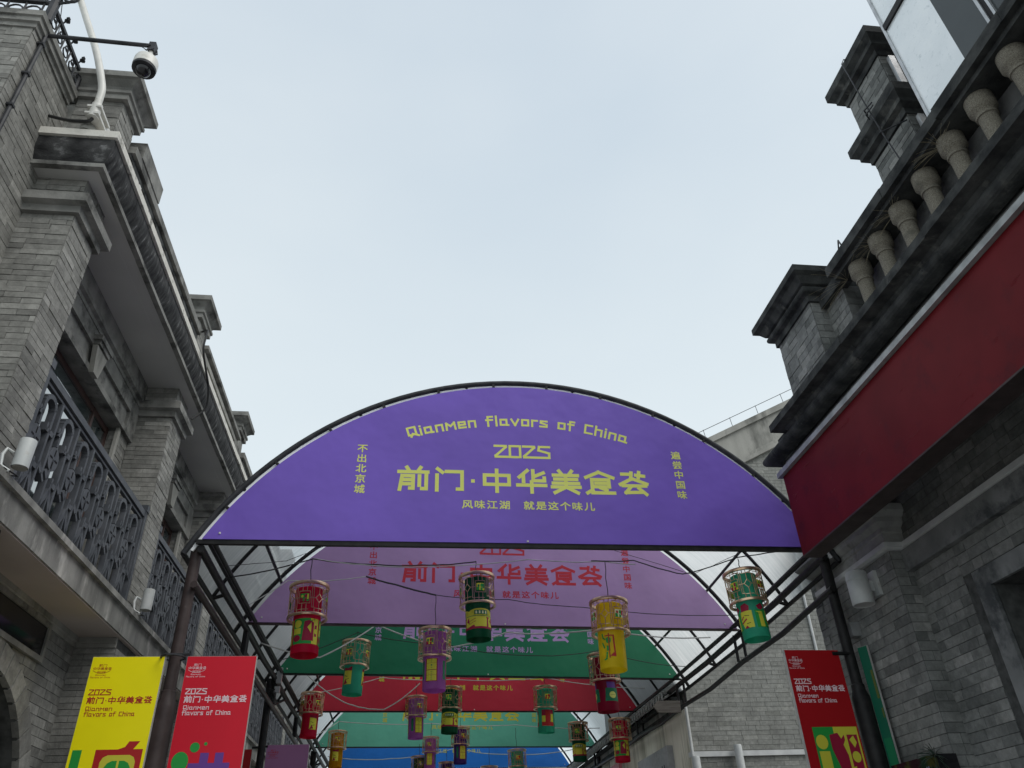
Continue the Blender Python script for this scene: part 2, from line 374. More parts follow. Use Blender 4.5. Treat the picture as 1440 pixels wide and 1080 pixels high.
UNIT = None
def flush_bricks(key, root, mat, limit=300):
    global UNIT
    lst = BR.get(key, [])
    def score(b):
        q = Vector(b[1]) - CAM
        face = abs(q.x if b[0] == 'x' else q.y) / q.length
        return -b[2] * b[3] * face / q.length_squared
    # only bricks inside the picture compete for the single objects
    lst.sort(key=lambda b: (0 if in_view(b[1], -5) else 1, score(b)))
    if UNIT is None:
        b = MB().box(-.5, .5, -.5, .5, -.5, .5)
        UNIT = bpy.data.meshes.new('brick'); UNIT.from_pydata(b.v, [], b.f)
    me = UNIT.copy(); me.name = 'brick'; me.materials.append(M[mat])
    for ax, p, w, h, pr, sg, par in lst[:limit]:
        par = par or root
        o = bpy.data.objects.new('brick', me); COL.objects.link(o); o.parent = par
        d = .03 + pr; off = sg * (pr - d / 2)
        q = Vector(p) + (Vector((off, 0, 0)) if ax == 'x' else Vector((0, off, 0)))
        o.location = q - ORG[par.name]
        o.scale = (d, w, h) if ax == 'x' else (w, d, h)
    mb = MB()
    for ax, p, w, h, pr, sg, par in lst[limit:]:
        lo, hi = sorted((0 - sg * .01, sg * pr))
        if ax == 'x': mb.box(p[0] + lo, p[0] + hi, p[1] - w / 2, p[1] + w / 2, p[2] - h / 2, p[2] + h / 2)
        else: mb.box(p[0] - w / 2, p[0] + w / 2, p[1] + lo, p[1] + hi, p[2] - h / 2, p[2] + h / 2)
    if mb.v: mb.build('brick_courses', mat, root, kind='stuff')

# ------------------------------------------------------------------ lettering
def seg(mb, p, q, w, e, F):
    (x0, y0), (x1, y1) = p, q
    L = math.hypot(x1 - x0, y1 - y0)
    if L < 1e-6: return
    dx, dy = (x1 - x0) / L * w / 2, (y1 - y0) / L * w / 2
    pts = [(x0 - dx + dy, y0 - dy - dx), (x1 + dx + dy, y1 + dy - dx), (x1 + dx - dy, y1 + dy + dx), (x0 - dx - dy, y0 - dy + dx)]
    mb.add([F(a, b, e) for a, b in pts], [(0, 1, 2, 3)])

G = {
 '前': [[(2.8, 10.4), (3.6, 8.8)], [(7.4, 10.4), (6.6, 8.8)], [(.2, 8.3), (9.8, 8.3)], [(.6, 0), (1.3, 6.4), (5, 6.4), (5, .6), (4, .6)], [(1.5, 4.5), (4.6, 4.5)], [(1.3, 2.6), (4.6, 2.6)], [(7.1, 6.4), (7.1, 2)], [(9.4, 6.9), (9.4, .5), (8, .5)]],
 '门': [[(1.2, 10), (2.8, 8.4)], [(1, 7), (1, 0)], [(4.2, 8.8), (9.5, 8.8), (9.5, .6), (8, .6)]],
 '中': [[(.8, 7.6), (9.2, 7.6), (9.2, 3.2), (.8, 3.2), (.8, 7.6)], [(5, 10), (5, 0)]],
 '华': [[(3.6, 10.2), (.8, 7)], [(2.2, 8), (2.2, 4.9)], [(9.2, 9.2), (5.8, 7.3)], [(5.6, 10.2), (5.6, 5.4), (9.5, 5.4), (9.5, 6.8)], [(.2, 3.2), (9.8, 3.2)], [(5, 4.8), (5, 0)]],
 '美': [[(2.8, 10.4), (3.6, 9)], [(7.2, 10.4), (6.4, 9)], [(.8, 8.3), (9.2, 8.3)], [(1.2, 6.4), (8.8, 6.4)], [(.6, 4.5), (9.4, 4.5)], [(5, 8.3), (5, 2.8)], [(.2, 2.7), (9.8, 2.7)], [(4.6, 2.4), (1, 0)], [(5.4, 2.4), (9, 0)]],
 '食': [[(4.8, 10.2), (.2, 7.6)], [(4.8, 10.2), (9.8, 7.6)], [(2.2, 6.6), (8.2, 6.6), (8.2, 3.2), (2.2, 3.2)], [(2.2, 6.6), (2.2, 1.6), (.4, .2)], [(2.2, .3), (9.8, .3)], [(3.6, 4.9), (7, 4.9)], [(5.2, 2.6), (7.2, 1.6)]],
 '荟': [[(1.2, 9.6), (3.8, 9.6)], [(6.2, 9.2), (9, 8.8)], [(7.4, 10.6), (7.0, 8)], [(4.6, 10.3), (4.2, 7.2), (.3, 4.6)], [(4.4, 7.6), (9.8, 5)], [(1.2, 4), (9.2, 4)], [(4.0, 3.6), (2, .7), (8.2, 1)], [(6.8, 2.8), (9.2, 0)]],
 '·': [[(1.2, 4.6), (1.21, 4.6)]],
 '2': [[(0, 9.4), (6, 9.4), (6, 8.6), (.4, 1.4), (.4, .6), (6.8, .6)]], '0': [[(.4, .6), (.4, 9.4), (6, 9.4), (6, .6), (.4, .6)]],
 '5': [[(6.6, 9.4), (1, 9.4), (.6, 6.4), (6.4, 4.2), (6.4, .6), (0, .6)]],
 'Q': [[(.5, 2), (.5, 9), (6, 9), (6, 2), (.5, 2)], [(2, .3), (3.5, 2.8), (7.5, .3)]],
 'i': [[(.6, .3), (.6, 6)], [(.6, 8.4), (.61, 8.4)]], 'a': [[(.6, 6), (5, 6), (5, .6), (6.2, .6)], [(5, .9), (.6, .9), (.6, 6)]],
 'n': [[(.5, .3), (.5, 6), (5, 6), (5, .3)]], 'M': [[(.4, .3), (.7, 6.5), (3.6, 3.4), (6.5, 6.5), (6.8, .3)]],
 'e': [[(5.2, .6), (.5, .6), (.5, 6), (5, 6), (5, 3.3), (1, 3.3)]], 'F': [[(4.6, 9.2), (1.2, 9.2), (1.2, .2)], [(0, 6), (4.4, 6)]],
 'f': [[(4.6, 8.8), (1.6, 8.8), (1.6, .2)], [(.2, 6), (4.2, 6)]], 'l': [[(.6, .3), (.6, 9.4)]], 'v': [[(.3, 6.3), (2.9, .5), (5.5, 6.3)]],
 'o': [[(.5, .6), (.5, 6), (5, 6), (5, .6), (.5, .6)]], 'r': [[(.5, .3), (.5, 6), (4.2, 6)]],
 's': [[(5, 6), (.6, 6), (.6, 4.2), (5, 2.6), (5, .6), (.2, .6)]], 'C': [[(5.6, 8.4), (.6, 8.4), (.6, .6), (5.8, .6)]],
 'h': [[(.5, .3), (.5, 9)], [(.5, 6), (5, 6), (5, .3)]],
}
W = {'a_': 0, 'i': 1.2, 'l': 1.2, ' ': 4, '·': 2.4, 'M': 7.2, 'Q': 7, 'F': 4.8, 'f': 4.6, 'r': 4.4, 'a': 6.4, 'n': 5.5, 'e': 5.5, 'o': 5.5, 'v': 5.8, 's': 5.5, 'C': 6, 'h': 5.5, '2': 6.6, '0': 6.6, '5': 6.6}
def strokes(mb, text, x0, y0, h, F, w=1.35, gap=1.6, width=None, arc=None):
    tot = sum(W.get(c, 10) for c in text) + gap * (len(text) - 1)
    s = h / 10; sx = (width / tot) if width else s
    x = 0; e = 0; call = mb if callable(mb) else None
    for c in text:
        if c != ' ':
            cw = W.get(c, 10); cx = x0 + (x + cw / 2) * sx; mb = MB() if call else mb
            for pl in G[c]:
                for a, b in zip(pl[:-1], pl[1:]):
                    e += 1
                    pa = (x0 + (x + a[0]) * sx, y0 + a[1] * s); pb = (x0 + (x + b[0]) * sx, y0 + b[1] * s)
                    if arc:
                        def rot(p):
                            t = (cx - arc[0]) / arc[1]; dx, dy = p[0] - cx, p[1] - y0
                            return (arc[0] + math.sin(t) * (arc[1] + dy) + math.cos(t) * dx, y0 - arc[1] + math.cos(t) * (arc[1] + dy) - math.sin(t) * dx)
                        pa, pb = rot(pa), rot(pb)
                    seg(mb, pa, pb, w * s, .0004 + .0002 * (e % 9), F)
            if call: call(mb)
        x += W.get(c, 10) + gap

_tc = {}
def glyph(ch, bold=.03):
    if (ch, bold) in _tc: return _tc[(ch, bold)]
    c = bpy.data.curves.new('text', 'FONT'); c.body = ch; c.resolution_u = 3
    o = bpy.data.objects.new('text', c); COL.objects.link(o)
    dg = bpy.context.evaluated_depsgraph_get(); me = bpy.data.meshes.new_from_object(o.evaluated_get(dg))
    r = ([tuple(v.co) for v in me.vertices], [tuple(p.vertices) for p in me.polygons])
    xs = [v[0] for v in r[0]] or [0]
    r = ([(v[0] - (min(xs) + max(xs)) / 2, v[1] - .37, 0) for v in r[0]], r[1])
    bpy.data.objects.remove(o); bpy.data.curves.remove(c); bpy.data.meshes.remove(me)
    _tc[(ch, bold)] = r; return r
def cjk(mb, ch, cx, cy, h, F, bold=.03, sx=1.0):
    v, f = glyph(ch, bold)
    if f:
        for k, (ox, oy) in enumerate(((0, 0), (bold, bold), (-bold, bold), (bold, -bold), (-bold, -bold))):
            mb.add([F(cx + (p[0] + ox) * h * sx, cy + (p[1] + oy) * h, .0006 + .0003 * k) for p in v], f)

def ell(cx, cy, rx, ry, n=20): return [(cx + rx * math.cos(2 * math.pi * k / n), cy + ry * math.sin(2 * math.pi * k / n)) for k in range(n)]
def rect(x0, y0, x1, y1): return [(x0, y0), (x1, y0), (x1, y1), (x0, y1)]
def flat(mb, pts, F, e=.001): mb.add([F(a, b, e) for a, b in pts], [tuple(range(len(pts)))])

# ------------------------------------------------------------------ ground
solo(MB().box(-60, 60, -40, 120, -.3, 0), 'ground', 'ground', None, None, kind='structure')

# ------------------------------------------------------------------ left building
LB = thing('grey_brick_shop_building', 'two-storey grey brick building on the left with balconies, dark railings and a heavy black cornice', 'building', (-3.7, 4.65, 0))
CY = [(5.55, 6.02), (9.2, 9.72), (12.42, 12.92), (15.7, 16.2), (19.0, 19.5), (22.3, 22.8), (25.6, 26.1), (28.9, 29.4)]
YE = 29.4
def curve(n, f): return [f(i / n) for i in range(n + 1)]
# body masses
wb = MB().box(-7.5, -3.98, 5.0, YE, 0, 7.9)
wb.box(-7.5, -3.71, 4.66, 5.56, 0, 8.52)
wall = wb.build('wall', 'mortar', LB)
bricks('L', 'x', -3.71, 1, 4.66, 5.56, 4.0, 8.52, parent=wall)
bricks('L', 'y', 4.66, -1, -6.0, -3.71, 6.5, 8.52, parent=wall)
cp = MB().sweep([(-6.2, 4.66), (-3.71, 4.66), (-3.71, 5.5)], [(-.1, 8.52), (.025, 8.52), (.025, 8.575), (.05, 8.58), (.05, 8.64), (.07, 8.645), (.07, 8.72), (-.1, 8.72)])
cp.build('coping', 'stone_l', LB)
MB().box(-6.2, -3.72, 4.72, 5.5, 8.6, 8.7).build('roof', 'stone_l', LB)
# the little wall behind, seen over the first pier
MB().box(-4.4, -3.6, 5.62, 5.8, 7.95, 8.70).build('parapet_stub', 'stone_pale', LB)
MB().box(-4.4, -3.56, 5.60, 5.84, 8.70, 8.78).build('parapet_stub_coping', 'stone_l', LB)

for i, (a, b) in enumerate(CY):
    # upper column (front and side faces bricked)
    c = MB().box(-3.98, -3.25, a, b, 4.46, 7.53).build('column', 'mortar', LB)
    bricks('L', 'x', -3.25, 1, a, b, 4.46, 7.02, parent=c); bricks('L', 'x', -3.25, 1, a, b, 7.27, 7.54, parent=c)
    bricks('L', 'y', a, -1, -3.71, -3.25, 4.46, 7.02, parent=c); bricks('L', 'y', a, -1, -3.71, -3.25, 7.27, 7.54, parent=c)
    # ground-floor column
    g = MB().box(-3.70, -3.22, a - .08, b + .08, 0, 4.13).build('column', 'mortar_d', LB)
    bricks('L', 'y', a - .08, -1, -3.66, -3.22, 1.2, 4.03, parent=g); bricks('L', 'x', -3.22, 1, a - .08, b + .08, 1.2, 4.03, parent=g)
    if i == len(CY) - 1: break
    y0, y1 = b, CY[i + 1][0]
    # frieze and piers round the window
    fr = MB().box(-3.98, -3.70, y0, y1, 6.63, 7.53).build('frieze', 'stone_l', LB)
    for (p0, p1) in ((y0, y0 + .16), (y1 - .36, y1)):
        p = MB().box(-3.98, -3.72, p0, p1, 4.46, 6.63).build('window_pier', 'mortar', LB)
        bricks('L', 'x', -3.72, 1, p0, p1, 4.46, 6.63, parent=p)
        if p0 > y0 + .5: bricks('L', 'y', p0, -1, -3.96, -3.73, 4.46, 6.6, parent=p)
    MB().box(-3.735, -3.695, y1 - .40, y1 - .335, 4.46, 6.63).build('jamb_strip', 'concrete_w', LB)
    # raised frieze border with a sunk panel, keystone
    ym = (y0 + y1) / 2
    r = MB(); r.box(-3.70, -3.66, y0 + .01, y1 - .01, 6.63, 6.70); r.box(-3.70, -3.66, y0 + .01, y1 - .01, 6.93, 7.12)
    for q0, q1 in ((y0 + .01, y0 + .25), (y1 - .30, y1 - .01)): r.box(-3.70, -3.661, q0, q1, 6.70, 6.93)
    r.build('frieze_border', 'stone_l', LB)
    k = MB().prism([(-3.66, ym - .07, 6.61), (-3.66, ym + .07, 6.61), (-3.66, ym + .16, 6.92), (-3.66, ym - .16, 6.92)], (.055, 0, 0))
    k.build('keystone', 'concrete_w', LB); k = MB()  # paler than the frieze: light on the keystone face put into its colour
    k.box(-3.66, -3.585, ym - .16, ym + .16, 6.93, 6.98); k.box(-3.66, -3.565, ym - .19, ym + .19, 6.98, 7.04)
    k.build('keystone_cap', 'stone_l', LB)
    # upper bed moulding under the ceiling
    MB().sweep([(-3.70, y0), (-3.70, y1)], [(0, 7.12), (.05, 7.12), (.05, 7.17), (.09, 7.19), (.09, 7.24), (.06, 7.26), (.06, 7.489), (0, 7.489)]).build('bed_moulding', 'stone_l', LB)
    # ceiling of the bay
    MB().box(-3.64, -3.245, y0, y1, 7.49, 7.53).build('ceiling', 'soffit_grey', LB)
    # window: frame, mullions, panes
    wf = MB(); X0, X1 = -3.87, -3.83
    wa, wc = y0 + .16, y1 - .36
    for yy in (wa, wa + (wc - wa) * .80): wf.box(X0, X1, yy, yy + .05, 4.46, 6.62)
    wf.box(X0, X1, wc - .05, wc, 4.46, 6.62); wf.box(X0, X1 - .005, wa, wc, 6.55, 6.62); wf.box(X0, X1 - .005, wa, wc, 4.46, 4.56)
    w_ = wf.build('window', 'window_brown', LB)
    for q0, q1 in ((wa + .05, wa + (wc - wa) * .80), (wa + (wc - wa) * .80 + .05, wc - .05)):
        MB().box(-3.86, -3.85, q0, q1, 4.56, 6.55).build('pane', 'window_glass', w_)
    # ground floor: arch, transom
    yc, zc, ri, ro = ym - .25, 2.1, 1.38, 1.60
    def archz(y, r=ri):
        d = abs(y - yc); return zc + math.sqrt(r * r - d * d) if d < r else 0
    gw = MB(); N = 44; ys = [yc - ri * math.cos(math.pi * t / N) for t in range(N + 1)]
    for q0, q1 in zip(ys[:-1], ys[1:]): gw.prism([(-4.3, q0, archz(q0) or zc), (-4.3, q1, archz(q1) or zc), (-4.3, q1, 4.14), (-4.3, q0, 4.14)], (.64, 0, 0))
    if yc - ri > y0: gw.box(-4.3, -3.66, y0, yc - ri, 0, 4.14)
    gw.box(-4.3, -3.66, yc + ri, y1, 0, 4.14)
    gwo = gw.build('ground_floor_wall', 'mortar_d', LB)
    ty0, ty1, tz0, tz1 = y0 + .2, ym + .72, 3.74, 4.05
    def hole_arch(z, yc=yc, zc=zc, ro=ro):
        if z < zc: return (yc - ro, yc + ro)
        return (yc - math.sqrt(ro * ro - (z - zc) ** 2), yc + math.sqrt(ro * ro - (z - zc) ** 2)) if z - zc < ro else None
    def hole_tr(z, q=(ty0, ty1 + .06, tz0 - .05, 4.2)): return (q[0], q[1]) if q[2] < z < q[3] else None
    bricks('L', 'x', -3.66, 1, y0, y1, 1.2, 4.03, holes=(hole_arch, hole_tr), L=.28, H=.085, parent=gwo)
    if i < 4:
        for kk in range(22):
            t0, t1 = math.pi * kk / 22 + .006, math.pi * (kk + 1) / 22 - .006
            pts = [(-3.70, yc + ri * math.cos(t0), zc + ri * math.sin(t0)), (-3.70, yc + ro * math.cos(t0), zc + ro * math.sin(t0)),
                   (-3.70, yc + ro * math.cos(t1), zc + ro * math.sin(t1)), (-3.70, yc + ri * math.cos(t1), zc + ri * math.sin(t1))]
            MB().prism(pts, (.065, 0, 0)).build('voussoir', 'brick_l', gwo)
        tw = MB(); tw.box(-3.665, -3.62, ty1, ty1 + .05, tz0 - .05, tz1 + .02); tw.box(-3.665, -3.62, ty0, ty1, tz0 - .05, tz0); tw.box(-3.665, -3.621, ty0, ty1, tz1 - .03, tz1 + .02)
        t_ = tw.build('transom', 'stone_l', LB); MB().box(-3.665, -3.64, ty0, ty1, tz0, tz1 - .03).build('pane', 'black_glass', t_)
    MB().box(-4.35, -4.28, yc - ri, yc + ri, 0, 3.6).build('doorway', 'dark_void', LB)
    # trim under the balcony soffit
    MB().sweep([(-3.66, y0 + .08), (-3.66, y1 - .08), (-3.22, y1 - .08)], [(0, 4.03), (.03, 4.03), (.03, 4.07), (.05, 4.08), (.05, 4.135), (0, 4.135)]).build('soffit_trim', 'concrete_w', LB)

# continuous capital moulding round every column
for i, (a, b) in enumerate(CY):
    MB().sweep([(-3.71, a), (-3.25, a), (-3.25, b), (-3.68, b)], [(0, 7.02), (.05, 7.02), (.05, 7.10), (.11, 7.12), (.11, 7.22), (.09, 7.24), (0, 7.27)]).build('capital', 'stone_l', LB)
# balcony slab
sl = MB().box(-3.70, -3.17, 4.7, YE, 4.15, 4.40).build('balcony_slab', 'concrete_strip', LB)
MB().box(-3.70, -3.13, 4.7, YE, 4.40, 4.46).build('slab_lip', 'concrete_strip', LB)
MB().box(-3.95, -3.70, 4.7, YE, 4.14, 4.46).build('balcony_floor', 'concrete_strip', LB)
MB().box(-3.70, -3.185, 4.7, YE, 4.135, 4.149).build('balcony_soffit', 'soffit_brown', LB)
# cornice beam round the front
path = [(-3.71, 5.55), (-3.25, 5.55), (-3.25, YE)]
def blocks(name, mat, path, prof, step, gap=.004, parent=LB, jit=.004):
    """a moulding laid as separate stones; the first leg (with the corner) is one stone"""
    x, y0, y1 = path[-1][0], path[-2][1], path[-1][1]; sg = 1 if y1 > y0 else -1
    y = y0 + sg * step
    MB().sweep(path[:-1] + [(x, y - sg * gap)], prof).build(name, mat, parent)
    while (y1 - y) * sg > .05:
        e = y + sg * step * random.uniform(.85, 1.1)
        if (y1 - e) * sg < .1: e = y1
        dx = random.uniform(-jit, jit); dz = random.uniform(-jit, jit) * .5
        MB().sweep([(x + dx, y), (x + dx, e - sg * gap)], [(o, z + dz) for o, z in prof]).build(name, mat, parent); y = e
blocks('cornice_fillet', 'stone_l', path, [(.135, 7.485), (.195, 7.485), (.195, 7.535), (.135, 7.535)], 1.1)
MB().sweep(path, [(-.02, 7.492), (.14, 7.492), (.14, 7.53), (-.02, 7.53)]).build('ceiling_edge', 'soffit_grey', LB)
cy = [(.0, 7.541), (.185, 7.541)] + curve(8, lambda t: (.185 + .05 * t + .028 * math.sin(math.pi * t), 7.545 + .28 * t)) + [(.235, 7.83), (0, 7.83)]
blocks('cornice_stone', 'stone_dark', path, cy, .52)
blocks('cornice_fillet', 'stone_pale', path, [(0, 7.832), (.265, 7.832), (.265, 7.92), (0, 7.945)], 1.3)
MB().box(-7.5, -3.25, 5.56, YE, 7.90, 7.935).build('roof', 'stone_l', LB)
# parapet on the cornice
def cap_pier(a, b, xf, z0, z1, root, key, mat, far_dir=1):
    p = MB().box(xf - .45, xf, a, b, z0, z1 - .24).build('parapet_pier', 'mortar', root)
    bricks(key, 'x', xf, 1, a, b, z0, z1 - .27, parent=p); bricks(key, 'y', a, -1, xf - .45, xf, z0, z1 - .27, parent=p)
    pr = [(-.1, z1 - .33), (.05, z1 - .33), (.05, z1 - .26), (.07, z1 - .25), (.07, z1 - .21), (.04, z1 - .20), (.06, z1 - .15), (.12, z1 - .09), (.15, z1 - .08), (.15, z1), (-.1, z1)]
    mb = MB().sweep([(xf - .45, a), (xf, a), (xf, b), (xf - .45, b)], pr, closed=True); mb.box(xf - .40, xf - .05, a + .05, b - .05, z1 - .3, z1 - .01)
    mb.build('pier_cap', mat, root)
for i, (a, b) in enumerate(CY):
    cap_pier(a, b - .08 if i else b - .1, -3.20, 7.93, 9.02, LB, 'L', 'stone_l')
    if i == len(CY) - 1: break
    y0, y1 = b - .06, CY[i + 1][0]
    if i % 2 == 0:
        MB().box(-3.34, -3.13, y0, y1, 8.40, 8.50).build('parapet_rail', 'stone_l', LB)
        MB().box(-3.30, -3.17, y0, y1, 8.34, 8.40).build('rail_moulding', 'stone_black', LB)
        n = 7; st = (y1 - y0) / n
        for k in range(n):
            yy = y0 + st * (k + .5)
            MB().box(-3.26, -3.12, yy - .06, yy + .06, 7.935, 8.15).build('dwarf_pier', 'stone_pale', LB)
            MB().prism([(-3.27, yy - .07, 8.15), (-3.27, yy + .07, 8.15), (-3.27, yy + .17, 8.30), (-3.27, yy + .17, 8.335), (-3.27, yy - .17, 8.335), (-3.27, yy - .17, 8.30)], (.12, 0, 0)).build('corbel', 'stone_black', LB)
    else:
        MB().box(-3.36, -3.20, y0, y1, 7.935, 8.50).build('parapet_panel', 'concrete_w', LB)
        f = MB(); f.box(-3.20, -3.17, y0 + .02, y1 - .02, 8.36, 8.44); f.box(-3.20, -3.17, y0 + .02, y1 - .02, 7.95, 8.03)
        f.box(-3.20, -3.171, y0 + .02, y0 + .25, 8.03, 8.36); f.box(-3.20, -3.171, y1 - .25, y1 - .02, 8.03, 8.36)
        f.build('panel_border', 'concrete_w', LB)
        MB().box(-3.38, -3.13, y0, y1, 8.50, 8.56).build('parapet_rail', 'stone_l', LB)
MB().box(-3.30, -3.12, 6.12, 6.80, 8.51, 8.75).build('coping_block', 'stone_l', LB, label='weathered stone block set on end on the parapet rail beside the first pier')
flush_bricks('L', LB, 'brick_l', 300)

# iron fence on the near roof corner
FN = thing('iron_roof_fence', 'dark ornamental iron fence with scrolls and finials on the top corner of the left building', 'fence', (-3.67, 4.7, 8.72))
def arcpts(cy_, cz, r, a0, a1, n=8): return [(cy_ + r * math.cos(a0 + (a1 - a0) * t / n), cz + r * math.sin(a0 + (a1 - a0) * t / n)) for t in range(n + 1)]
MB().tube([(-3.67, 4.7, 8.72), (-3.67, 4.7, 9.25)], .045, 8).build('post', 'iron_dark', FN)
mb = MB().tube([(-3.67, 5.45, 8.72), (-3.67, 5.45, 8.98)], .028, 8); mb.lathe((-3.67, 5.45, 8.98), [(.028, 0), (.04, .01), (.04, .03), (.0, .04)], 8); mb.build('post', 'iron_dark', FN)
MB().bar((-3.67, 4.7, 8.98), (-3.67, 5.45, 8.98), .03, .04).build('rail', 'iron_dark', FN)
MB().bar((-3.67, 4.7, 9.02), (-6.2, 4.7, 9.02), .04, .03).build('rail', 'iron_dark', FN)
for k in range(5):
    yy = 4.80 + .155 * k
    s = MB()
    for sg in (-1, 1):
        s.tube([(-3.67, y, z) for y, z in arcpts(yy, 8.84, .05, 0, sg * 5.2)], .008, 5); s.tube([(-3.67, y, z) for y, z in arcpts(yy, 8.90, .03, math.pi, math.pi + sg * 4.6)], .007, 5)
    s.tube([(-3.67, yy + .07, 8.73), (-3.67, yy + .07, 8.97)], .009, 5)
    s.build('scroll', 'iron_dark', FN)
for k in range(9):
    xx = -3.84 - .16 * k; s = MB()
    for sg in (-1, 1): s.tube([(x, 4.7, z) for x, z in arcpts(xx, 8.88, .07, 0, sg * 5.2)], .009, 5)
    s.tube([(xx + .08, 4.7, 8.73), (xx + .08, 4.7, 9.0)], .01, 5); s.build('scroll', 'iron_dark', FN)
for k in range(3):
    yy = 4.9 + .22 * k
    s = MB().tube([(-3.67, yy, 9.0), (-3.65, yy, 9.04), (-3.63, yy + .01, 9.06)], .009, 5)
    s.lathe((-3.635, yy, 9.03), [(0, 0), (.03, .02), (.012, .045), (.022, .06), (0, .10)], 6); s.build('finial', 'iron_dark', FN)
s = MB()
for q in range(4): s.tube([(x, 4.69, z) for x, z in arcpts(-3.69 + .05 * q, 9.06 + .02 * q, .07, q, q + 4.5)], .014, 5)
s.build('scroll', 'iron_dark', FN)

# pipe on the near corner
mb = MB().tube([(-3.67, 4.78, 6.4), (-3.67, 4.78, 8.62), (-3.72, 4.78, 8.72)], .019, 8)
for z in (7.1, 7.55, 8.0, 8.45): mb.box(-3.72, -3.645, 4.755, 4.805, z, z + .025)
solo(mb, 'conduit_pipe', 'iron_dark', 'thin dark vertical pipe clipped to the near corner of the left brick wall', 'pipe')

# dome camera on its long arm
DC = thing('dome_camera', 'white dome security camera hanging from a thin horizontal arm at the top left', 'security camera', (-3.74, 4.79, 8.6))
MB().tube([(-3.76, 4.79, 8.63), (-2.70, 4.79, 8.60)], .021, 8).build('arm', 'iron_dark', DC)
mb = MB().box(-2.72, -2.66, 4.755, 4.825, 8.50, 8.62); mb.tube([(-2.70, 4.75, 8.56), (-2.76, 4.74, 8.50), (-2.72, 4.75, 8.47), (-2.66, 4.76, 8.52)], .008, 5)
mb.tube([(-2.66, 4.82, 8.57), (-2.64, 4.81, 8.50), (-2.69, 4.80, 8.46)], .007, 5); mb.build('bracket', 'iron_dark', DC)
MB().tube([(-2.69, 4.79, 8.52), (-2.70, 4.79, 8.38)], .022, 10).build('stem', 'cam_white', DC)
MB().lathe((-2.70, 4.79, 8.23), [(.02, .17), (.075, .165), (.10, .14), (.108, .11), (.108, .02), (.10, .015), (0, .015)][::-1], 24).build('housing', 'cam_white', DC)
MB().lathe((-2.70, 4.79, 8.215), [(.07, 0), (.105, .005), (.107, .03), (.07, .032)], 24).build('trim_ring', 'iron_dark', DC)
MB().lathe((-2.70, 4.79, 8.22), [(0, -.075), (.03, -.07), (.055, -.05), (.07, -.02), (.073, .0)], 24).build('dome', 'black_glass', DC)

# white curved pole camera
WC = thing('pole_camera', 'white bent pole with a camera head, bracketed to the first parapet pier', 'security camera', (-3.52, 5.50, 8.45))
pp = smooth([(-3.25, 5.24, 8.10), (-3.245, 5.22, 8.26), (-3.25, 5.21, 8.42), (-3.29, 5.2, 8.58), (-3.40, 5.2, 8.90), (-3.52, 5.2, 9.20), (-3.69, 5.2, 9.59), (-3.86, 5.2, 9.98), (-4.0, 5.2, 10.3)])
MB().tube(pp, .036, 12).build('pole', 'cam_white', WC)
mb = MB().tube([(-3.25, 5.24, 8.03), (-3.25, 5.24, 8.22)], .052, 12); mb.box(-3.30, -3.21, 5.44, 5.55, 8.0, 8.2); mb.box(-3.315, -3.185, 5.19, 5.45, 8.05, 8.075); mb.box(-3.315, -3.185, 5.19, 5.45, 8.15, 8.175)
mb.build('bracket', 'cam_white', WC)
MB().tube(smooth([(-3.25, 5.24, 8.04), (-3.28, 5.25, 8.0), (-3.42, 5.28, 8.02), (-3.55, 5.3, 8.06), (-3.70, 5.32, 8.12)]), .016, 6).build('cable', 'cable_black', WC)
MB().lathe((-3.90, 5.10, 9.86), [(0, 0), (.08, .01), (.11, .05), (.11, .16), (.04, .2)], 16).build('camera_head', 'cam_white', WC)
solo(MB().lathe((-3.32, 5.36, 7.945), [(.075, 0), (.075, .06), (.06, .10), (.03, .12), (0, .125)], 16), 'ledge_sensor', 'concrete_w', 'small grey dome on the cornice ledge below the white bent pole', 'sensor')
solo(MB().box(-3.10, -3.03, 5.95, 6.02, 7.94, 8.02).box(-3.09, -3.02, 6.04, 6.10, 7.94, 8.01), 'ledge_clip', 'cam_white', 'small pale clips on the cornice edge beside the first parapet pier', 'clip')

# hanging cable on the left cornice
cb = [(-3.12, 9.2, 8.46), (-3.0, 9.05, 8.38), (-2.955, 8.92, 8.2), (-2.95, 8.9, 7.95), (-2.95, 9.15, 7.82), (-2.95, 9.45, 7.70), (-2.96, 9.6, 7.5), (-3.02, 9.62, 7.38), (-3.12, 9.58, 7.24)]
solo(MB().tube(smooth(cb), .015, 6), 'loose_cable', 'cable_black', 'loose black cable drooping over the left cornice beside the second parapet pier', 'cable')
solo(MB().tube([(-4.3, 5.44, 10.8), (-4.3, 5.9, 9.78)], .005, 5), 'thin_wire', 'cable_black', 'thin wire dropping against the sky behind the iron roof fence', 'wire')

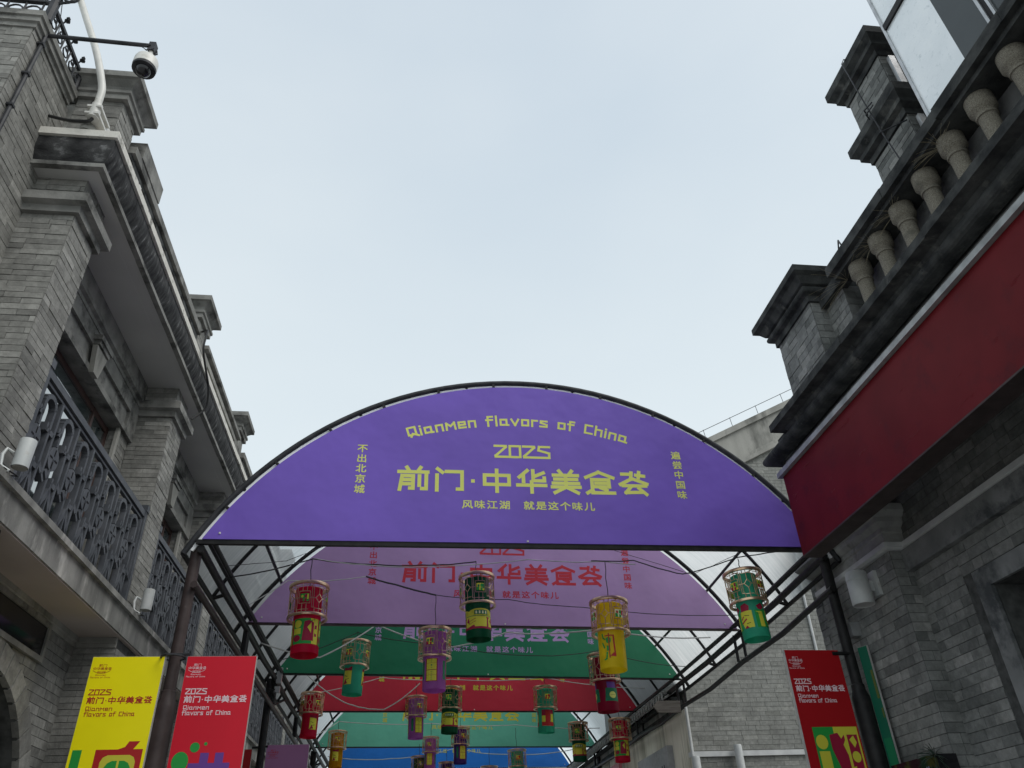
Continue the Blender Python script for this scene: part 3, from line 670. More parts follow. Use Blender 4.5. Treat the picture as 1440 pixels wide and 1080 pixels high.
# balcony railings
def railing_proto(y0, y1, label):
    R = thing('balcony_railing', label, 'railing', (-3.3, y0, 4.46), 'balcony railings on the left building')
    X = -3.30
    MB().box(X - .035, X + .04, y0 + .04, y1 - .04, 5.585, 5.655).build('top_rail', 'railing', R)
    MB().box(X - .02, X + .02, y0 + .04, y1 - .04, 5.545, 5.57).build('under_rail', 'railing', R)
    MB().box(X - .025, X + .025, y0 + .04, y1 - .04, 4.50, 4.54).build('bottom_rail', 'railing', R)
    for q in (y0 + .005, y1 - .075):
        p = MB().box(X - .035, X + .045, q, q + .07, 4.46, 5.66); p.box(X - .045, X + .055, q - .0, q + .08, 5.66, 5.74); p.build('post', 'railing', R)
    n = max(1, round((y1 - y0 - .16) / .42)); w = (y1 - y0 - .16) / n; B = y0 + .08; D = .03
    def P(u, v, x=X): return (x, u, 4.54 + v)
    proto = None
    for k in range(n):
        if proto is None:
            m = MB(); s = w / .335
            def st(a, b, t=.034): m.bar(P(B + a[0] * s, a[1]), P(B + b[0] * s, b[1]), 2 * D, t)
            st((.075, 0), (.075, .50)); st((.235, 0), (.235, .88)); st((.075, .62), (.075, .74)); st((.155, .0), (.155, .24), .02)
            # arch with curled foot
            ap = [(.075, .74)] + [(.155 - .08 * math.cos(math.pi * t / 8), .86 + .085 * math.sin(math.pi * t / 8)) for t in range(9)] 
            for a, b in zip(ap[:-1], ap[1:]): st(a, b, .044)
            st((.035, .74), (.09, .74), .046); st((.035, .74), (.035, .79), .03)
            st((.315, .30), (.315, 1.0)); st((.235, .66), (.315, .66), .046); st((.19, .72), (.19, .64), .03); st((.235, .66), (.18, .66), .034)
            st((.075, .30), (.02, .36), .046); st((.235, .36), (.30, .30), .046); st((.16, .30), (.235, .30), .046); st((.16, .30), (.16, .36), .03)
            st((.155, .24), (.06, .02), .046); st((.155, .24), (.25, .02), .046); st((.315, .3), (.36, .25), .03); st((.155, .30), (.155, .22), .03)
            proto = m.build('lattice_unit', 'railing', R)
            cc = MB(); ctr = (B + .075 * s, .50)
            cc.prism([P(*q, X - .03) for q in ell(ctr[0], ctr[1] + .0, .102, .112, 22)], (.06, 0, 0))
            coin = cc.build('coin', 'railing', proto)
            ss = MB()
            for dx, dy, hw, hh in ((0, .06, .007, .03), (0, -.06, .007, .03), (.052, 0, .026, .007), (-.052, 0, .026, .007)):
                ss.box(X + .0305, X + .033, ctr[0] + dx - hw, ctr[0] + dx + hw, 4.54 + ctr[1] + dy - hh, 4.54 + ctr[1] + dy + hh)
            ss.build('coin_slots', 'dark_void', proto)
            units = [proto]
        else:
            c = copy_tree(proto, R); c.location = (0, w * k, 0)
    return R
labs = ['iron balcony railing with coin motifs nearest the camera, below the first window', 'iron balcony railing behind the brown canopy pole, second from the camera', 'iron balcony railing third from the camera, cut by the canopy beams',
        'iron balcony railing fourth from the camera behind the red hanging sign', 'iron balcony railing fifth from the camera, small behind the canopy', 'farthest visible iron balcony railing on the left building']
for i in range(6): railing_proto(CY[i][1], CY[i + 1][0], labs[i])

# wall lamps, left
def left_lamp(y, label):
    R = thing('wall_lamp', label, 'lamp', (-3.1, y, 4.46), 'cylinder lamps on the left balcony edge')
    s = MB().lathe((-3.08, y, 4.52), [(0, .015), (.056, .015), (.060, 0), (.062, .0), (.062, .02), (.063, .23), (.061, .242), (.0, .246)], 20); s.build('shade', 'lamp_white', R)
    MB().lathe((-3.08, y, 4.515), [(0, .0), (.054, .0), (.054, .014), (0, .014)], 20).build('diffuser', 'concrete_w', R)
    MB().tube([(-3.15, y - .02, 4.64), (-3.19, y - .05, 4.66), (-3.20, y - .07, 4.60), (-3.18, y - .08, 4.50), (-3.12, y - .05, 4.465)], .014, 7).build('bracket', 'lamp_white', R)
    MB().tube([(-3.2, y + .02, 4.47), (-3.1, y + .06, 4.475), (-3.14, y - .1, 4.47)], .006, 5).build('cable', 'cable_black', R)
left_lamp(5.78, 'pale cylinder lamp at the foot of the nearest brick column on the left')
left_lamp(9.35, 'pale cylinder lamp at the foot of the second brick column on the left')
left_lamp(12.6, 'small pale cylinder lamp at the foot of the third brick column, behind the canopy pole')

# ------------------------------------------------------------------ right near building
RB = thing('grey_brick_corner_building', 'grey brick building on the right with balustrade, black ledges and a maroon band', 'building', (4.5, 7.9, 0))
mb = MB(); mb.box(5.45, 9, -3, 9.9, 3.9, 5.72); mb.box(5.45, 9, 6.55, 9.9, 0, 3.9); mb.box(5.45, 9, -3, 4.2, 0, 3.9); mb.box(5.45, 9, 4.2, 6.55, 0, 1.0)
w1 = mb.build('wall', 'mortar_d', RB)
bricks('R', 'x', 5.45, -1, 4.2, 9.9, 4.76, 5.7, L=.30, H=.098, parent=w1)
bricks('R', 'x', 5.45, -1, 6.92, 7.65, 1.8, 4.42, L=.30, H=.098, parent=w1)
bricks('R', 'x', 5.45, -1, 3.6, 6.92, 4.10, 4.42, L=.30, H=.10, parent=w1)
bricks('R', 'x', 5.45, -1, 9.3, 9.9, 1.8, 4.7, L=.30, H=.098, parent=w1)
# window recess with a smooth surround
s = MB(); s.box(5.41, 5.455, 6.55, 6.75, 1.0, 4.08); s.box(5.412, 5.455, 3.4, 6.55, 3.90, 4.08); s.build('window_surround', 'panel_wall', RB)
w_ = MB().box(5.95, 6.0, 4.2, 6.55, 1.0, 3.9).build('window', 'dark_void', RB)
MB().box(5.90, 5.95, 4.25, 6.5, 1.05, 3.85).build('pane', 'black_glass', w_)
# ledge band and white strip
MB().box(5.37, 5.455, -3, 7.65, 4.42, 4.655).build('ledge_band', 'panel_wall', RB)
MB().sweep([(5.24, 9.3), (5.24, 7.65), (5.45, 7.65), (5.45, -3)], [(0, 4.66), (.05, 4.66), (.085, 4.68), (.085, 4.735), (.05, 4.75), (0, 4.75)]).build('white_strip', 'white_strip', RB)
p = MB().box(5.24, 5.45, 7.65, 9.3, 0, 5.7).build('pilaster', 'mortar_d', RB)
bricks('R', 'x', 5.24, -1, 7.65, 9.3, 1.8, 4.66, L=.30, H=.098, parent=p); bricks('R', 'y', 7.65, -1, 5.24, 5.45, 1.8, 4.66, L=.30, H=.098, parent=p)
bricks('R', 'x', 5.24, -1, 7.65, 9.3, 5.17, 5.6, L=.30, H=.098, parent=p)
MB().sweep([(5.45, 9.3), (5.24, 9.3), (5.24, 7.65), (5.45, 7.65)][::1], [(0, 4.755), (.035, 4.755), (.035, 4.86), (.05, 4.87), (.05, 4.92), (.07, 4.93), (.11, 4.97), (.12, 5.02), (.15, 5.03), (.19, 5.08), (.19, 5.16), (0, 5.18)]).build('pilaster_cap', 'stone_cap', RB)
# upper floor slab, soffit
MB().box(4.52, 9, -3, 7.9, 5.72, 6.18).build('floor_beam', 'mortar_d', RB)
MB().box(4.8, 9, -3, 7.88, 5.705, 5.719).build('soffit', 'stone_black', RB)  # black sheet: the shade under the slab put into its colour
# maroon band
rb = MB().box(4.40, 4.62, -3, 7.98, 4.72, 5.72).build('maroon_band', 'red_box', RB)
MB().box(4.395, 4.625, -3, 7.985, 4.705, 4.722).build('bottom_edge', 'steel_brown', rb)
MB().box(4.35, 4.62, -3, 8.03, 5.724, 5.785).build('metal_flashing', 'flash', RB)
bricks('R', 'x', 4.47, -1, -1, 7.95, 5.80, 5.91, L=.30, H=.055, parent=rb)
MB().box(4.47, 4.55, -3, 7.95, 5.80, 5.93).build('brick_ledge', 'mortar_d', RB)
rp = [(0, 5.92), (.04, 5.92)] + [(.09 + .075 * math.sin(t), 5.995 - .07 * math.cos(t)) for t in [math.pi * k / 8 for k in range(9)]] + [(.09, 6.07), (0, 6.07)]
MB().sweep([(5.2, 7.98), (4.46, 7.98), (4.46, -3)], [(a + .02, b) for a, b in rp]).build('roll_moulding', 'stone_black', RB)
lp = [(0, 6.04), (.16, 6.04), (.19, 6.08), (.31, 6.09), (.31, 6.18), (.29, 6.20), (0, 6.22)]
blocks('ledge_stone', 'stone_black', [(5.0, 7.25), (4.46, 7.25), (4.46, -1)], lp, .72, parent=RB, jit=.012)
MB().box(4.38, 5.0, 7.28, 7.85, 6.07, 6.16).build('ledge_return', 'stone_black', RB)
# joints between ledge stones
MB().box(4.30, 8.9, -3, 7.7, 6.18, 6.225).build('terrace_floor', 'stone_black', RB)
# balustrade
MB().box(4.62, 4.75, -3, 5.72, 6.22, 6.98).build('balustrade_back_wall', 'panel_wall', RB)
MB().box(4.33, 4.52, -3, 5.72, 6.222, 6.29).build('balustrade_base', 'stone_black', RB)
rl = MB().box(4.30, 4.78, -3, 5.74, 6.90, 6.95); rl.build('rail_bed', 'stone_black', RB)
blocks('rail_stone', 'stone_black', [(4.80, 5.48), (4.52, 5.48), (4.52, 0)], [(-.28, 6.952), (.28, 6.952), (.28, 7.07), (.26, 7.09), (-.28, 7.09)], .85, parent=RB, jit=.01)
for k in range(10):
    yy = 5.49 - .40 * k
    prof = [(.086, 0), (.086, .02), (.080, .03), (.078, .37), (.080, .375), (.092, .38), (.092, .40), (.080, .405), (.083, .43), (.114, .465), (.120, .475), (.120, .60), (.112, .612)]
    MB().lathe((4.44, yy + random.uniform(-.008, .008), 6.29), [(r_ * .92, z_) for r_, z_ in prof], 24).build('baluster', 'terrazzo', RB)
# end pier with cap
ep = MB().box(4.32, 4.9, 6.30, 7.14, 6.2, 7.12).build('parapet_pier', 'mortar_d', RB)
bricks('R', 'x', 4.32, -1, 6.30, 7.14, 6.22, 7.10, L=.22, H=.088, parent=ep); bricks('R', 'y', 6.30, -1, 4.32, 4.56, 6.22, 7.10, L=.24, H=.088, parent=ep)
ep2 = MB().box(4.50, 5.0, 5.92, 6.34, 6.2, 7.12).build('parapet_pier', 'mortar_d', RB)
bricks('R', 'x', 4.50, -1, 5.92, 6.30, 6.22, 7.0, L=.22, H=.088, parent=ep2); bricks('R', 'y', 5.92, -1, 4.50, 4.95, 6.22, 7.0, L=.24, H=.088, parent=ep2)
cpp = [(-.1, 7.06), (.03, 7.06), (.03, 7.14), (.05, 7.15)] + [(.06 + .035 * math.sin(t), 7.20 - .045 * math.cos(t)) for t in [math.pi * k / 6 for k in range(7)]] + [(.10, 7.26), (.15, 7.34), (.20, 7.37), (.20, 7.45), (-.1, 7.47)]
cm = MB().sweep([(5.2, 7.14), (4.32, 7.14), (4.32, 6.30), (5.2, 6.30)], cpp); cm.box(4.4, 5.2, 6.4, 7.05, 7.12, 7.46); cm.build('pier_cap', 'stone_black', RB)
MB().box(4.42, 4.55, 5.74, 6.28, 6.96, 7.10).build('pier_neck', 'stone_black', RB)
# upper tower pier
tp = MB().box(5.65, 7.2, 5.30, 6.05, 6.2, 10.55).build('tower', 'mortar_d', RB)
bricks('R', 'x', 5.65, -1, 5.30, 6.05, 7.2, 9.2, L=.3, H=.085, parent=tp); bricks('R', 'x', 5.65, -1, 5.30, 6.05, 9.6, 10.4, L=.3, H=.085, parent=tp)
bricks('R', 'y', 5.30, -1, 5.65, 6.3, 8.0, 10.4, L=.3, H=.085, parent=tp)
for z in (9.22, 10.38):
    MB().sweep([(6.6, 6.05), (5.65, 6.05), (5.65, 5.30), (6.6, 5.30)], [(0, z), (.03, z), (.03, z + .10), (.10, z + .13), (.10, z + .20), (.17, z + .27), (.17, z + .40), (0, z + .41)]).build('tower_band', 'stone_black', RB)
# glass enclosure on the terrace
GE = thing('glass_enclosure', 'tall glazed terrace enclosure with a white frosted pane, top right', 'glass room', (5.0, 4.46, 6.22))
MB().box(5.0, 5.02, 3.84, 4.44, 6.3, 9.47).build('frosted_pane', 'frost', GE)
MB().box(5.0, 5.02, 3.84, 4.44, 9.56, 12.0).build('frosted_pane', 'frost', GE)
MB().box(5.0, 5.02, 3.46, 3.84, 6.3, 12.0).build('clear_pane', 'dark_glass', GE)
MB().box(5.0, 5.02, 2.4, 3.36, 6.3, 12.0).build('clear_pane', 'dark_glass', GE)
f = MB(); f.box(4.985, 5.05, 4.44, 4.475, 6.22, 12.0); f.build('frame', 'aluminium', GE)
MB().box(4.975, 5.05, 2.4, 4.44, 9.47, 9.56).build('transom_bar', 'steel_black', GE)
f = MB(); f.box(4.975, 5.05, 3.44, 3.47, 6.22, 9.47); f.box(4.975, 5.05, 3.36, 3.385, 6.22, 9.47); f.build('mullion', 'aluminium', GE)
MB().box(4.99, 5.05, 3.385, 3.44, 6.22, 9.47).build('mullion_core', 'steel_black', GE)
MB().box(5.4, 8.5, 2.0, 4.3, 6.2, 12).build('inner_wall', 'panel_wall', GE)
f = MB(); f.box(5.72, 5.80, 5.22, 5.27, 9.70, 10.3); f.box(5.72, 5.80, 5.22, 5.27, 7.6, 9.15); f.build('rear_jamb', 'aluminium', GE)
flush_bricks('R', RB, 'brick_r', 300)

# lightning rod / cable on the tower
mb = MB().tube([(5.66, 5.55, 10.68), (5.45, 5.62, 10.76), (5.40, 5.62, 10.66), (5.40, 5.56, 9.9), (5.40, 5.49, 9.12), (5.42, 5.44, 8.6), (5.46, 5.40, 8.2), (5.6, 5.35, 7.2)], .009, 6)
solo(mb, 'lightning_rod', 'iron_dark', 'thin bent metal rod running down the face of the tower, upper right', 'rod')
mb = MB().tube([(5.36, 5.40, 9.55), (5.36, 5.56, 9.60), (5.44, 5.62, 9.60)], .010, 6); mb.tube([(5.36, 5.40, 9.50), (5.36, 5.56, 9.52), (5.44, 5.62, 9.52)], .009, 6); mb.tube([(5.62, 5.30, 9.12), (5.38, 5.5, 9.11)], .010, 6)
solo(mb, 'rod_bracket', 'iron_dark', 'small wire bracket holding the bent rod off the tower band', 'bracket')
solo(MB().tube([(4.72, 6.05, 7.47), (4.66, 5.98, 7.60), (4.60, 5.86, 7.62), (4.54, 5.76, 7.45), (4.5, 5.7, 7.1)], .009, 6), 'loop_wire', 'cable_black', 'short looped wire between the corner pier cap and the balustrade rail', 'wire')
# dry weeds in the balustrade
def weeds(y, label, n=16, sc=1.0):
    m = MB()
    for k in range(n):
        a = random.uniform(-1, 1); p = Vector((4.40, y, 6.86)); pts = [p]
        d = Vector((-.4 + random.uniform(-.5, .2), a, random.uniform(-.5, .3))).normalized() * .05 * sc
        for _ in range(4): p = p + d; d = d + Vector((0, random.uniform(-.01, .01), -.008)); pts.append(p)
        m.tube(pts, .0013, 3)
    solo(m, 'dry_weed', surf_weed, label, 'weed', 'dry weeds in the balustrade')
surf_weed = surf('dry_grass', (.24, .21, .15), (.34, .30, .21), 20, .9)
weeds(5.15, 'dry grass tuft hanging by the second baluster from the corner pier'); weeds(4.72, 'dry grass tuft on the third baluster from the corner pier', 20, 1.2); weeds(3.95, 'dry straw tuft beside the fifth baluster from the corner pier', 26, 1.3)
weeds(5.68, 'dry stalks in the gap between corner pier and first baluster', 12, 2.0)

# right wall lamp
RL = thing('wall_lamp', 'large white cylinder lamp on the right brick pilaster below its stone cap', 'lamp', (5.24, 8.15, 4.2))
MB().lathe((5.03, 8.08, 4.19), [(0, .01), (.108, .01), (.118, 0), (.122, .02), (.118, .36), (.108, .375), (0, .38)], 28).build('shade', 'lamp_white', RL)
MB().lathe((5.03, 8.08, 4.46), [(.122, 0), (.124, .01), (.122, .02)], 28).build('rim', 'lamp_white', RL)
mb = MB().box(5.12, 5.20, 8.04, 8.12, 4.34, 4.46); mb.box(5.19, 5.238, 7.98, 8.18, 4.28, 4.56); mb.build('bracket', 'lamp_white', RL)
solo(MB().box(5.12, 5.235, 8.62, 8.74, 4.0, 4.16), 'junction_box', 'panel_wall', 'small grey box on the right pilaster behind the canopy pole', 'box')

# black shop sign low on the right
SS = thing('shop_sign', 'black shop sign board low on the right pilaster, top edge only in view', 'sign', (5.06, 8.0, 2.0))
MB().box(5.02, 5.23, 7.6, 8.42, 1.9, 2.60).build('board', 'black_glass', SS)
m = MB(); FS = lambda a, b, e: (5.02 - .003 - e, 8.35 - a, b)
for k, ch in enumerate('川口小业'): cjk(m, ch, .18 + .13 * k, 2.45, .13, FS, .01)
m.build('lettering', 'ink_blue_white', SS)
m = MB()
for k in range(40):
    p = Vector((5.05, 7.66, 2.58)); d = Vector((random.uniform(-.5, .1), random.uniform(-.9, .5), random.uniform(-.6, .6))).normalized() * .045; pts = [p]
    for _ in range(4): p = p + d; d.z -= .009; pts.append(p)
    m.tube(pts, .003, 3)
solo(m, 'hanging_plant', surf('dark_leaf', (.012, .03, .02), (.03, .06, .04), 10, .6), 'dark stringy plant draped over the end of the black shop sign', 'plant')

# ------------------------------------------------------------------ gable building
GB = thing('gable_end_house', 'grey brick gable-end house with a raked concrete parapet beyond the canopy', 'building', (5.45, 15.8, 0))
def gz(x): return 9.96 + .51 * (x - 5.45)
g = MB().prism([(5.45, 15.8, 0), (13, 15.8, 0), (13, 15.8, gz(13) - .05), (5.45, 15.8, gz(5.45) - .05)], (0, 7, 0)).build('wall', 'mortar_g', GB)
bricks('G', 'y', 15.8, -1, 5.45, 10.0, 2.6, 3.70, L=.30, H=.088, parent=g)
bricks('G', 'y', 15.8, -1, 5.45, 9.6, 3.82, 8.0, L=.30, H=.088, parent=g)
for k in range(40):
    z = 8.0 + .088 * k
    xs = max(5.45, 5.45 + (z + .95 + .06 - 9.96) / .51)
    if xs < 11: bricks('G', 'y', 15.8, -1, xs, 11, z, z + .088, L=.30, H=.088, parent=g)
bricks('G', 'x', 5.45, -1, 15.8, 15.84, 2.6, 9.0, L=.2, H=.088, parent=g)
flush_bricks('G', GB, 'brick_g', 260)
def rake(y0, y1, a, b, name, mat): MB().prism([(5.40, y0, gz(5.40) - a), (13, y0, gz(13) - a), (13, y0, gz(13) - b), (5.40, y0, gz(5.40) - b)], (0, y1 - y0, 0)).build(name, mat, GB)
rake(15.77, 22.8, .86, .16, 'parapet_render', 'concrete_w'); rake(15.70, 22.9, .16, 0, 'parapet_coping', 'concrete_w')
rake(15.72, 15.85, .95, .87, 'rake_moulding', 'concrete_w'); rake(15.68, 15.86, 1.06, .96, 'rake_moulding', 'concrete_w')
MB().sweep([(5.45, 15.9), (5.45, 15.8), (10.5, 15.8)][::1], [(0, 3.71), (.06, 3.71), (.06, 3.80), (0, 3.81)]).build('white_strip', 'white_strip', GB)
m = MB(); m.tube([(5.6, 15.75, gz(5.6) + .26), (12, 15.75, gz(12) + .26)], .008, 5)
for k in range(9): x = 6.2 + .75 * k; m.tube([(x, 15.75, gz(x)), (x - .03, 15.75, gz(x) + .26)], .007, 5)
solo(m, 'lightning_rail', 'iron_dark', 'thin wire rail on short pins along the raked parapet top', 'rail')
solo(MB().tube([(8.62, 15.74, 8.9), (8.47, 15.76, 7.2), (8.45, 15.76, 5.7), (8.42, 15.76, 3.0)], .028, 8), 'white_conduit', 'white_strip', 'white conduit running down the gable wall left of the right canopy pole', 'pipe')
solo(MB().tube([(5.41, 15.72, 4.6), (5.41, 15.72, 2.4)], .03, 8), 'white_conduit', 'white_strip', 'white conduit at the left corner of the gable wall beside the cream wall', 'pipe')
def cyl_lamp(x, y, z, label):
    R = thing('wall_lamp', label, 'lamp', (x, y, z), 'cylinder lamps on the gable wall')
    MB().lathe((x, y, z - .9), [(0, 0), (.072, 0), (.078, .02), (.078, .9), (.070, .93), (0, .935)], 16).build('shade', 'lamp_white', R)
    MB().box(x - .02, x + .02, y + .06, 15.79, z - .5, z - .42).build('bracket', 'lamp_white', R)
cyl_lamp(6.29, 15.62, 3.86, 'white cylinder lamp crossing the white strip on the gable wall')
cyl_lamp(5.40, 15.55, 3.66, 'white cylinder lamp at the gable corner beside the cream wall')

# cream wall house with tiled roof
CH = thing('cream_walled_house', 'house with a streaked cream wall and grey tiled eaves beyond the canopy, right', 'building', (5.5, 16, 0))
MB().box(5.47, 9, 15.9 + 6.95, 40, 0, 4.6).build('rear_wall', 'cream', CH)
MB().box(5.40, 5.449, 15.78, 22.5, 0, 4.58).build('wall', 'cream', CH)
MB().box(5.30, 5.449, 15.95, 40, 4.585, 4.66).build('eaves_board', 'stone_black', CH)
MB().box(5.22, 5.448, 15.95, 40, 4.78, 4.84).build('eaves_beam', 'stone_black', CH)
MB().box(5.33, 5.447, 15.95, 40, 4.661, 4.779).build('eaves_fascia', 'concrete_strip', CH)
MB().prism([(5.10, 16, 4.86), (5.447, 16, 5.06), (5.447, 16, 5.0), (5.10, 16, 4.82)], (0, 24, 0)).build('roof', 'tile', CH)
em = MB().lathe((0, 0, 0), [(0, 0), (.055, 0), (.055, .03), (0, .03)], 10)
tile = None
for k in range(60):
    y = 16.06 + .20 * k
    if tile is None:
        t = MB().tube([(5.09, y, 4.93), (5.44, y, 5.13)], .055, 8); tile = t.build('roof_tile', 'tile', CH)
        t = MB().prism([(5.06, y - .05, 4.93), (5.06, y + .05, 4.93), (5.05, y + .04, 4.85), (5.05, y, 4.80), (5.05, y - .04, 4.85)], (.02, 0, 0)); t.build('drip_tile', 'tile', tile)
    else:
        c = copy_tree(tile, CH); c.location = (0, .20 * k, 0)
# plaque
PQ = thing('stone_plaque', 'grey stone plaque with dark raised characters on the cream wall', 'sign', (5.36, 17.8, 3.0))
MB().box(5.27, 5.395, 16.85, 19.2, 2.9, 4.08).build('slab', 'plaque', PQ)
m = MB(); FP = lambda a, b, e: (5.27 - .03 - e, 18.85 - a, b)
for k, ch in enumerate('小油曲'): cjk(m, ch, .45 + .62 * k, 3.45, .62, FP, .02)
m.build('lettering', 'ink_black', PQ)
FB = thing('pink_poster_board', 'pinkish poster board beside the cream wall behind the red lantern', 'sign', (5.2, 20.6, 3))
MB().box(5.12, 5.2, 20.4, 22.3, 2.4, 4.25).build('board', paint('poster_pink', (.55, .22, .24), .6, .3, 5), FB)
solo(MB().prism([(4.58, 15.1, 4.50), (4.66, 15.1, 4.40), (5.10, 15.1, 4.39), (5.10, 15.1, 4.60), (4.66, 15.1, 4.60)], (0, .06, 0)), 'wooden_plank', 'wood', 'weathered wooden plank wedged by the paired struts of the right truss', 'plank')

# ------------------------------------------------------------------ canopy
ARC = [(-2.36, 8.5, 4.98, 8.54), (-2.36, 11.6, 5.16, 11.98), (-2.36, 14.6, 5.22, 15.3), (-2.36, 17.9, 5.20, 18.4), (-2.40, 22.5, 5.25, 23.3), (-2.40, 26.6, 5.25, 27.3)]
RISE = 2.18; Z0 = 5.045
def arcframe(i):
    """float index: interpolates between frames"""
    k = min(int(i), len(ARC) - 2); t = i - k
    a = [ARC[k][j] * (1 - t) + ARC[k + 1][j] * t for j in range(4)]
    Lp = Vector((a[0], a[1], 0)); Rp = Vector((a[2], a[3], 0)); Wd = (Rp - Lp).length; ex = (Rp - Lp) / Wd
    ny = Vector((ex.y, -ex.x, 0))      # towards the camera
    return Lp, ex, ny, Wd
def circ(Wd, rise=RISE):
    h = Wd / 2; R = (h * h + rise * rise) / (2 * rise); return R, Z0 + rise - R
def apt(i, dr, u, e=0.0):
    """u in -1..1 along the arc; dr radial offset"""
    Lp, ex, ny, Wd = arcframe(i); R, zc = circ(Wd)
    A = math.acos((Z0 - .16 - zc) / (R + .085))
    t = u * A
    p = Lp + ex * (Wd / 2 + (R + dr) * math.sin(t)); p.z = zc + (R + dr) * math.cos(t)
    return p + ny * e

CN = thing('market_canopy', 'long barrel-vaulted canopy of black steel tubes and clear corrugated sheets over the street', 'canopy', (1.4, 8.5, 0))
NA = len(ARC)
US = [-1 + 2 * k / 48 for k in range(49)]
for i in range(NA):
    MB().tube([apt(i, .085, u) for u in US], .030 if i else .034, 10).build('arch_tube', 'steel_black' if i else 'iron_dark', CN)
    if i < NA - 1: MB().tube([apt(i + .5, .085, u) for u in US], .024, 8).build('arch_rib', 'steel_black', CN)
    Lp, ex, ny, Wd = arcframe(i)
    a = Lp - ex * .06; b = Lp + ex * (Wd + .04); a.z = b.z = Z0 - .045
    tb = .05 if i == 0 else .026
    a.z = b.z = Z0 - tb / 2 - .002
    MB().bar(a, b, .05, tb).build('tie_bar', 'steel_black' if i != 1 else 'steel_brown', CN)
# small clips between the first arch and its banner
for u in [-.86, -.70, -.54, -.385, -.23, -.075, .075, .23, .385, .54, .70, .86]:
    MB().bar(apt(0, -.01, u, .02), apt(0, .06, u, .02), .03, .025, up=(0, 1, 0)).build('clip', 'steel_black', CN)
# pale sheet edge behind the first arch
es = MB(); n = 60
for k in range(n):
    u0, u1 = -.985 + 1.97 * k / n, -.985 + 1.97 * (k + 1) / n
    es.prism([apt(0, .012, u0, -.03), apt(0, .012, u1, -.03), apt(0, .046, u1, -.03), apt(0, .046, u0, -.03)], arcframe(0)[2] * .025)
es.build('sheet_edge', 'sheet_edge' if 'sheet_edge' in M else 'white_strip', CN)
# purlins
for u in (-.80, -.45, -.15, .15, .45, .80):
    MB().tube([apt(i / 2, .05, u) for i in range(0, 2 * NA - 1)], .022, 6).build('purlin', 'steel_black', CN)
for sg in (-1, 1):
    MB().tube([apt(i / 2, .085, sg * 1.0) for i in range(0, 2 * NA - 1)], .03, 8).build('eaves_purlin', 'steel_black', CN)
    MB().tube([apt(i / 2, .02, sg * .955) + Vector((-.13 * sg, 0, 0)) for i in range(0, 2 * NA - 1)], .028, 8).build('eaves_purlin', 'steel_black', CN)
# roof sheets
secs = [(-1.0, -.62), (-.62, -.2), (-.2, .2), (.2, .62), (.62, 1.0)]
for i in range(NA - 1):
    for s0, s1 in secs:
        for h0, h1 in ((.004, .5), (.5, .996)):
            m = MB(); nu, nv = 10, 16; vs = []
            for a in range(nu + 1):
                for b in range(nv + 1):
                    v = h0 + (h1 - h0) * b / nv; vs.append(apt(i + v, .122 + (.006 if b % 2 else -.006), s0 + (s1 - s0) * a / nu + (.004 if s0 > -1 else 0)))
            fs = [(a * (nv + 1) + b, (a + 1) * (nv + 1) + b, (a + 1) * (nv + 1) + b + 1, a * (nv + 1) + b + 1) for a in range(nu) for b in range(nv)]
            m.add(vs, fs, True); m.build('roof_sheet', 'sheet', CN)
# side trusses
def side(i, sg, dz, dx=0):
    Lp, ex, ny, Wd = arcframe(i); p = Lp + ex * (0 if sg < 0 else Wd); return Vector((p.x + dx, p.y, dz))
pts = [i / 2 for i in range(0, 2 * NA - 1)]
for sg in (-1, 1):
    MB().tube([side(i, sg, Z0 - .10 - (.02 if j % 2 else 0)) for j, i in enumerate(pts)], .045, 10).build('top_chord', 'steel_black', CN)
    MB().tube([side(i, sg, Z0 + .03, -.035 * sg) for i in pts], .024, 8).build('top_chord', 'steel_black', CN)
    MB().tube([side(i, sg, 4.54 - (.05 if sg > 0 and j % 2 else 0) - (.012 * j if sg < 0 else 0)) for j, i in enumerate(pts)], .038, 10).build('lower_chord', 'steel_black' if sg > 0 else 'steel_brown', CN)
    for i in range(NA):
        for k, d in enumerate((-.07, .07) if sg > 0 else (0,)):
            if i == 0: continue
            p = side(i, sg, 4.54); q = side(i, sg, Z0 - .1); o = Vector((d if sg > 0 else 0, 0, 0))
            MB().tube([p + o, q + o], .024 if sg > 0 else .05, 8).build('strut', 'steel_black', CN)
    for i in range(NA - 1):
        p = side(i + .5, sg, Z0 - .1); q = apt(i + .5, .085, sg * 1.0)
        MB().tube([p, q], .024, 8).build('outrigger', 'steel_black', CN)
        if sg < 0 and i % 2 == 0 and i > 0: MB().tube([side(i, sg, 4.5), side(i + .5, sg, 4.95)], .02, 6).build('brace', 'steel_black', CN)
# poles
def pole(x, y, ztop, mat):
    m = MB().lathe((x, y, 0), [(.10, 0), (.10, 3.30), (.098, 3.33), (.075, 3.40), (.073, 3.46), (.062, 3.47), (.062, ztop)], 18); m.build('pole', mat, CN)
pole(-2.43, 8.62, Z0 - .04, 'steel_brown'); pole(5.03, 8.66, Z0 - .1, 'steel_black')
pole(-2.44, 14.6, Z0 - .1, 'steel_black'); pole(-2.44, 22.5, Z0 - .1, 'steel_black'); pole(5.30, 23.3, Z0 - .1, 'steel_black')
solo(MB().box(-2.33, -2.24, 14.50, 14.58, 4.86, 5.12).box(-2.34, -2.25, 14.50, 14.56, 4.70, 4.80), 'driver_box', 'aluminium', 'small silver power box strapped to the left truss beside the green banner', 'box')
m = MB()
for k in range(7): m.tube([(-2.36 + random.uniform(-.05, .05), 14.5 + random.uniform(-.04, .04), 4.75 - .05 * j + random.uniform(-.02, .02)) for j in range(5)], .01, 5)
solo(m, 'cable_bundle', 'cable_black', 'tangle of black cables under the silver power box on the left pole', 'cable')

